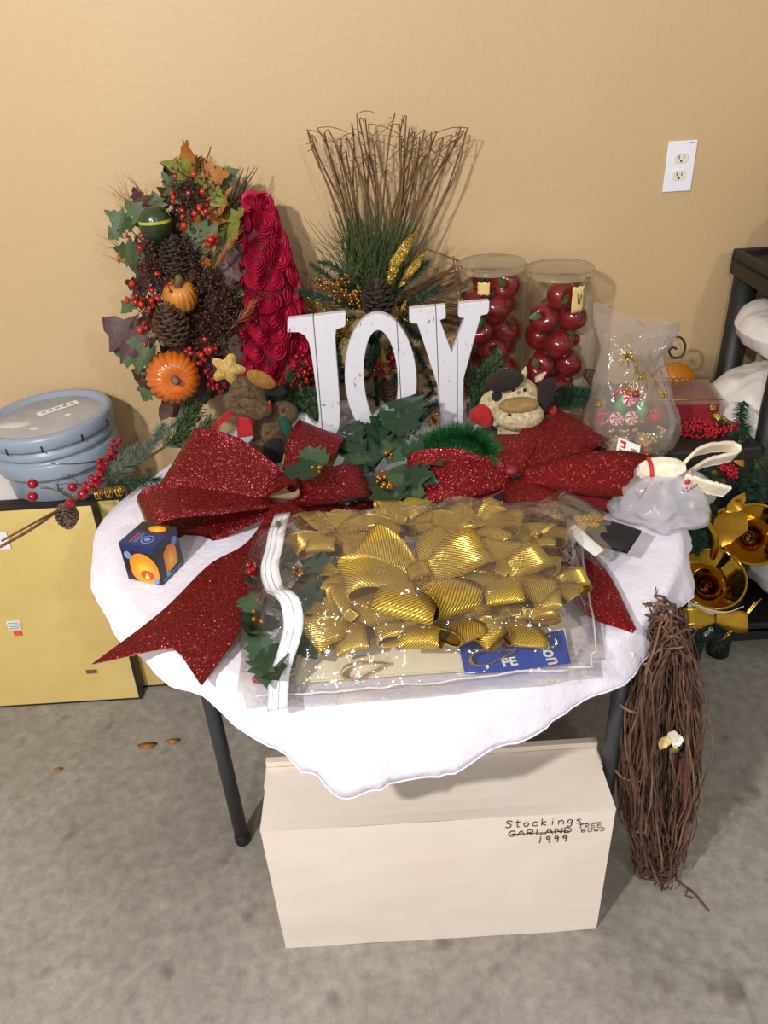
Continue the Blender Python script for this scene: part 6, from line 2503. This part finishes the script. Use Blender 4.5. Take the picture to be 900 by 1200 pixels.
# ================================================================== WHITE GROCERY BAG
gs = thing('grocery_bag', 'knotted white plastic grocery bag with red print at the right table edge', 'bag', G(775, 600, T0))
KN = G(788, 554, T0 + .115)
cen = G(772, 600, T0 + .0)
mb = MB()
NS, NR = 56, 22
rows_ = []
for i in range(NR + 1):
    t = i / NR
    h = T0 + .001 + .115 * t ** 1.0
    rad = (.088 * (1 - t ** 2.0) ** .7 + .016) * (1 if t > .05 else .9)
    cxy = V((cen.x, cen.y, 0)).lerp(V((KN.x, KN.y, 0)), t ** 1.4)
    row = []
    for k in range(NS + 1):
        a = 2 * PI * (k % NS) / NS
        fold = 1 + .22 * math.sin(a * 6 + t * 1.5) * t ** 1.3 + .16 * noise.noise(V((math.cos(a) * 2, math.sin(a) * 2, t * 2))) + .20 * abs(noise.noise(V((math.cos(a) * 4, math.sin(a) * 4, t * 4)))) - .1
        sq = 1 / max(abs(math.cos(a + .5)), abs(math.sin(a + .5))) ** .55
        row.append(V((cxy.x + rad * 1.0 * math.cos(a) * fold * sq, cxy.y + rad * .92 * math.sin(a) * fold * sq, h + .006 * (1 - t) * noise.noise(V((a * 2, t * 4, 5))) + .006 * (1 - t))))
    rows_.append(row)
mb.grid(rows_)
mb.build('bag_body', 'grocery', gs)
mb = MB()
NK = 40
kr = []
for i in range(15):
    t = i / 14
    c = KN + V((-.055, .030, -.010)).lerp(V((.020, -.004, .012)), t)
    r = .025 * (math.sin(PI * (.1 + .84 * t)) ** .6)
    kr.append([c + V((-.2 * math.sin(2 * PI * k / NK) * .3, math.cos(2 * PI * k / NK), math.sin(2 * PI * k / NK))) * r * (1 + .07 * math.sin(5 * 2 * PI * k / NK + t * 4) + .22 * noise.noise(V((math.cos(2 * PI * k / NK) * 1.5, math.sin(2 * PI * k / NK) * 1.5, t * 4)))) for k in range(NK + 1)])
mb.grid(kr)
mb.build('knot', 'handle', gs)
for j, (pts_, w) in enumerate((([(798, 548, .86), (815, 530, .875), (838, 524, .87), (858, 524, .86), (862, 533, .85), (845, 538, .85), (825, 543, .85), (806, 556, .85)], .016), ([(800, 562, .85), (815, 566, .845), (835, 572, .835), (852, 576, .825)], .018))):
    mb = MB()
    sp = spline([G(a, b, z) for a, b, z in pts_], 26)
    mb.ribbon(sp, [V((.15, -.5, .85)).normalized() * w * (1 + .1 * noise.noise(V((i * .4, j, 0)))) + rv(.0015) for i in range(26)], .006, 0, 0, cols=5)
    mb.build('handle', 'handle', gs)
mb = MB()
for i in range(5):
    c = kr[2 + i][27] + V((0, -.001, .001))
    d = kr[2 + i][31] + V((0, -.001, .001))
mb.tube([kr[3][k] * 1.0 + (kr[3][k] - kr[3][(k + 20) % 40]).normalized() * .0015 for k in range(8, 34)], .0042, 6)
mb.build('red_stripe', 'redink', gs)


def onbag(px, py):
    best = None
    o_, r_ = CAMP, sight(px, py).normalized()
    for row in rows_:
        for p in row:
            d = (p - o_).cross(r_).length
            s_ = d + .05 * (p - o_).length
            if best is None or s_ < best[0]:
                best = (s_, p)
    return best[1] + (CAMP - best[1]).normalized() * .004


mb = MB()
for k in range(9):
    a = onbag(800 + 2.8 * k, 577 - 1.3 * k)
    mb.tube([a, a + V((.002, .001, .004)), a + V((.004, .002, .0))], .0008, 4)
mb.build('red_print', 'redink', gs)
mb = MB()
mb.sphere(onbag(806, 566), (.006, .003, .006), 10, 6)
mb.build('red_logo', 'redink', gs)
mb = MB()
a, b, c = onbag(746, 578), onbag(750, 586), onbag(755, 572)
mb.tube([a, b, c], .0007, 4)
mb.build('red_print', 'redink', gs)

# ================================================================== SMALL ZIP BAG
zb = thing('small_zip_bag', 'small clear zip bag of black pouches and gold flowers beside the gold bows', 'bag', G(690, 615, T0))
ZC = [G(618, 600, T0 + .055), G(705, 668, T0 + .035), G(752, 632, T0 + .03), G(658, 574, T0 + .05)]
mb = MB()
for sg in (1, -1):
    g = []
    for i in range(25):
        row = []
        for j in range(17):
            u, v = i / 24, j / 16
            p = (ZC[0] * (1 - u) + ZC[1] * u) * (1 - v) + (ZC[3] * (1 - u) + ZC[2] * u) * v
            e = (math.sin(PI * u) * math.sin(PI * v)) ** .5
            z = sg * .020 * e + .005 * e * noise.noise(V((u * 5, v * 4, 1)))
            row.append(p + V((0, 0, z + (.008 if sg > 0 else 0))))
        g.append(row if sg < 0 else row[::-1])
    mb.grid(g)
mb.build('clear_film', 'bagfilm3', zb)
mb = MB()
mb.tube([ZC[0].lerp(ZC[3], t) + V((.012, -.008, .004)) for t in (0.05, .5, .95)], .0016, 5)
mb.build('zip_strip', 'seam', zb)
mb = MB()
A = [G(664, 622, T0 + .060), G(682, 640, T0 + .058), G(698, 652, T0 + .054)]
B = [G(674, 615, T0 + .060), G(692, 631, T0 + .058), G(708, 645, T0 + .054)]
strip3(mb, A, B, 8, .001)
lbm = mb.build('paper_label', 'paper', zb)
mb = MB()
for k in range(6):
    p, q = A[0].lerp(A[2], .12 + .14 * k), B[0].lerp(B[2], .12 + .14 * k)
    mb.tube([p.lerp(q, .15) + V((0, 0, .002)), p.lerp(q, .85) + V((0, 0, .002))], .0005, 4)
mb.build('printed_lines', 'bucket', lbm)
for (px, py, lx, ly, lab) in ((665, 596, .042, .024, 'black velvet pouch at the zip end of the small clear bag'), (715, 627, .046, .040, 'larger black velvet pouch at the closed end of the small clear bag')):
    c = G(px, py, T0 + .05)
    mb = MB()
    R = Matrix.Rotation(-.62, 3, 'Z')
    n = 10
    for sg in (1, -1):
        g = []
        for i in range(n + 1):
            row = []
            for j in range(n + 1):
                u, v = -1 + 2 * i / n, -1 + 2 * j / n
                e = ((1 - u ** 4) * (1 - v ** 4)) ** .5
                row.append(c + R @ V((u * lx, v * ly, sg * (.002 + .009 * e) + .0015 * math.sin(v * 9) * e)))
            g.append(row if sg > 0 else row[::-1])
        mb.grid(g)
    tag(mb.build('velvet_pouch', 'velvetblack'), lab, 'pouch', 'black pouches in the small zip bag')
for i, (px, py) in enumerate(((640, 600), (652, 605), (690, 606), (684, 615), (696, 615), (678, 608), (700, 608))):
    c = G(px, py, T0 + .060)
    mb = MB()
    for k in range(6):
        a = 2 * PI * k / 6 + i
        d = V((math.cos(a), math.sin(a), .25))
        mb.sphere(c + d * .0065, (.006, .0045, .0018), 8, 5, Matrix.Rotation(a, 3, 'Z'))
    mb.sphere(c + V((0, 0, .002)), .003, 8, 6)
    lab = 'gold fabric flower %s in the small clear bag' % ('nearest the zip', 'beside the first black pouch', 'behind the larger black pouch', 'in the middle between the two black pouches', 'touching the larger black pouch', 'touching the smaller black pouch', 'at the back edge between the black pouches')[i]
    tag(mb.build('gold_flower', 'goldfoil'), lab, 'flower', 'gold flowers in the small zip bag')

# ================================================================== GRAPEVINE WREATH ON THE FLOOR
vw = thing('grapevine_swag', 'long grapevine twig wreath standing on the floor against the right table edge', 'wreath', (.505, -1.04, 0))
WC = V((.505, -1.035, .388))


def vine_pt(t, rx, rz, off, dy):
    return WC + V((rx * math.sin(t) + off.x, dy + off.y, rz * math.cos(t) + off.z)) + V((-.05 * (math.cos(t) + 0), 0, 0)) * .8


strand = {0: MB(), 1: MB()}
for k in range(330):
    rx = rnd.uniform(.022, .066)
    rz = .345 * rnd.uniform(.9, 1.06)
    off = V((rnd.gauss(0, .008), rnd.gauss(0, .02), 0))
    left = rnd.random() < .72
    t0 = (PI if left else 0) + rnd.uniform(-.5, .6)
    t1 = t0 + PI * rnd.uniform(.55, 1.1)
    n = 16
    ph = rnd.uniform(0, 6)
    pts = []
    for i in range(n):
        t = t0 + (t1 - t0) * i / (n - 1)
        p = vine_pt(t, rx, rz, off, .020 * math.sin(t * 2 + ph)) + V((.006 * math.sin(i * 1.1 + ph), .006 * math.cos(i * 1.5), .004 * math.sin(i + ph))) + rv(.0025)
        p.z = max(p.z, .006)
        pts.append(p)
    strand[int(rnd.random() < .25)].tube(pts, rnd.uniform(.0010, .0024), 5)
for k in range(46):      # tangled ends
    top = rnd.random() < .5
    c = vine_pt(0 if top else PI, .03, .34, V((0, 0, 0)), 0)
    pts = spline([c + V((rnd.uniform(-.045, .045), rnd.uniform(-.03, .03), rnd.uniform(-.05, .025))) for _ in range(4)], 12)
    for p in pts:
        p.z = max(p.z, .006)
    strand[0].tube(pts, rnd.uniform(.0013, .002), 5)
tag(strand[0].build('vine_strands', 'vine', vw), kind='stuff')
tag(strand[1].build('pale_vine_strands', 'vine2', vw), kind='stuff')
for (t, tw) in ((PI * 1.5 + .9, .2), (PI * 1.5 + .45, -.2), (PI * 1.5 - .1, .3), (PI * 1.5 - .6, -.3)):
    c = vine_pt(t, .045, .345, V((0, 0, 0)), 0)
    mb = MB()
    pts = [c + V((.045 * math.cos(a), .035 * math.sin(a), .012 * math.sin(a + tw) + .02 * a / 6)) for a in [2 * PI * 1.1 * k / 22 for k in range(23)]]
    mb.tube(pts, .0028, 6)
    mb.build('binding_vine', 'vine2', vw)
for (a, b, c_, d, w) in ((806, 870, 797, 940, .010), (802, 880, 800, 1010, .007), (797, 890, 785, 935, .004), (800, 900, 801, 1020, .006)):
    p, q = S(a, b, -1.07), S(c_, d, -1.065)
    pts = bez(p, p.lerp(q, .5) + V((.006, -.01, 0)), q, 10)
    mb = MB()
    mb.ribbon(pts, [V((1, .2, 0)) * w * math.sin(PI * (.08 + .84 * i / 9)) for i in range(10)], .001, 0, 0)
    mb.build('dry_husk', 'raffia', vw)
for (a, b, mt) in ((790, 855, 'cream'), (788, 872, 'leafolive'), (783, 862, 'tape'), (796, 860, 'peprwhite')):
    put_leaf(vw, 'plain', S(a, b, -1.075), V((rnd.uniform(-.4, .4), 0, -1)), VIEW, .035, mt, 'dry_petal')
mb = MB()
pts = spline([S(735, 785, -1.07), S(733, 770, -1.08), S(742, 765, -1.09), S(740, 778, -1.085), S(748, 782, -1.08), S(738, 792, -1.08)], 20)
mb.tube(pts, .0014, 5)
mb.build('white_twist_tie', 'peprwhite', vw)
mb = MB()
pts = spline([G(784, 1020, .02), G(795, 1033, .006), G(812, 1046, .005), G(831, 1068, .004)], 14)
mb.tube(pts, .0022, 5)
mb.tube([G(806, 1042, .006), G(803, 1050, .004), G(812, 1052, .006)], .0013, 4)
mb.build('loose_vine', 'vine', vw)

# ================================================================== BITS ON THE FLOOR
for (a, b, sz, mt, lab) in ((172, 874, .026, 'leaforange', 'orange dry leaf fragment on the floor in front of the frames'), (202, 869, .020, 'goldback', 'curled tan leaf crumb beside the orange leaf on the floor'), (68, 902, .012, 'leaforange', 'tiny orange crumb on the floor at the far left')):
    mb = MB()
    c = G(a, b, .003)
    n = 14
    rim = [c + V((sz * math.cos(t) * (1 + .2 * math.sin(3 * t)), sz * .42 * math.sin(t), .002 + .002 * math.sin(2 * t))) for t in [2 * PI * k / n for k in range(n)]]
    mb.add([c + V((0, 0, .005))] + rim + [c - V((0, 0, .0025))], [(0, 1 + k, 1 + (k + 1) % n) for k in range(n)] + [(n + 1, 1 + (k + 1) % n, 1 + k) for k in range(n)])
    tag(mb.build('leaf_fragment', mt), lab, 'leaf', 'leaf crumbs on the floor')
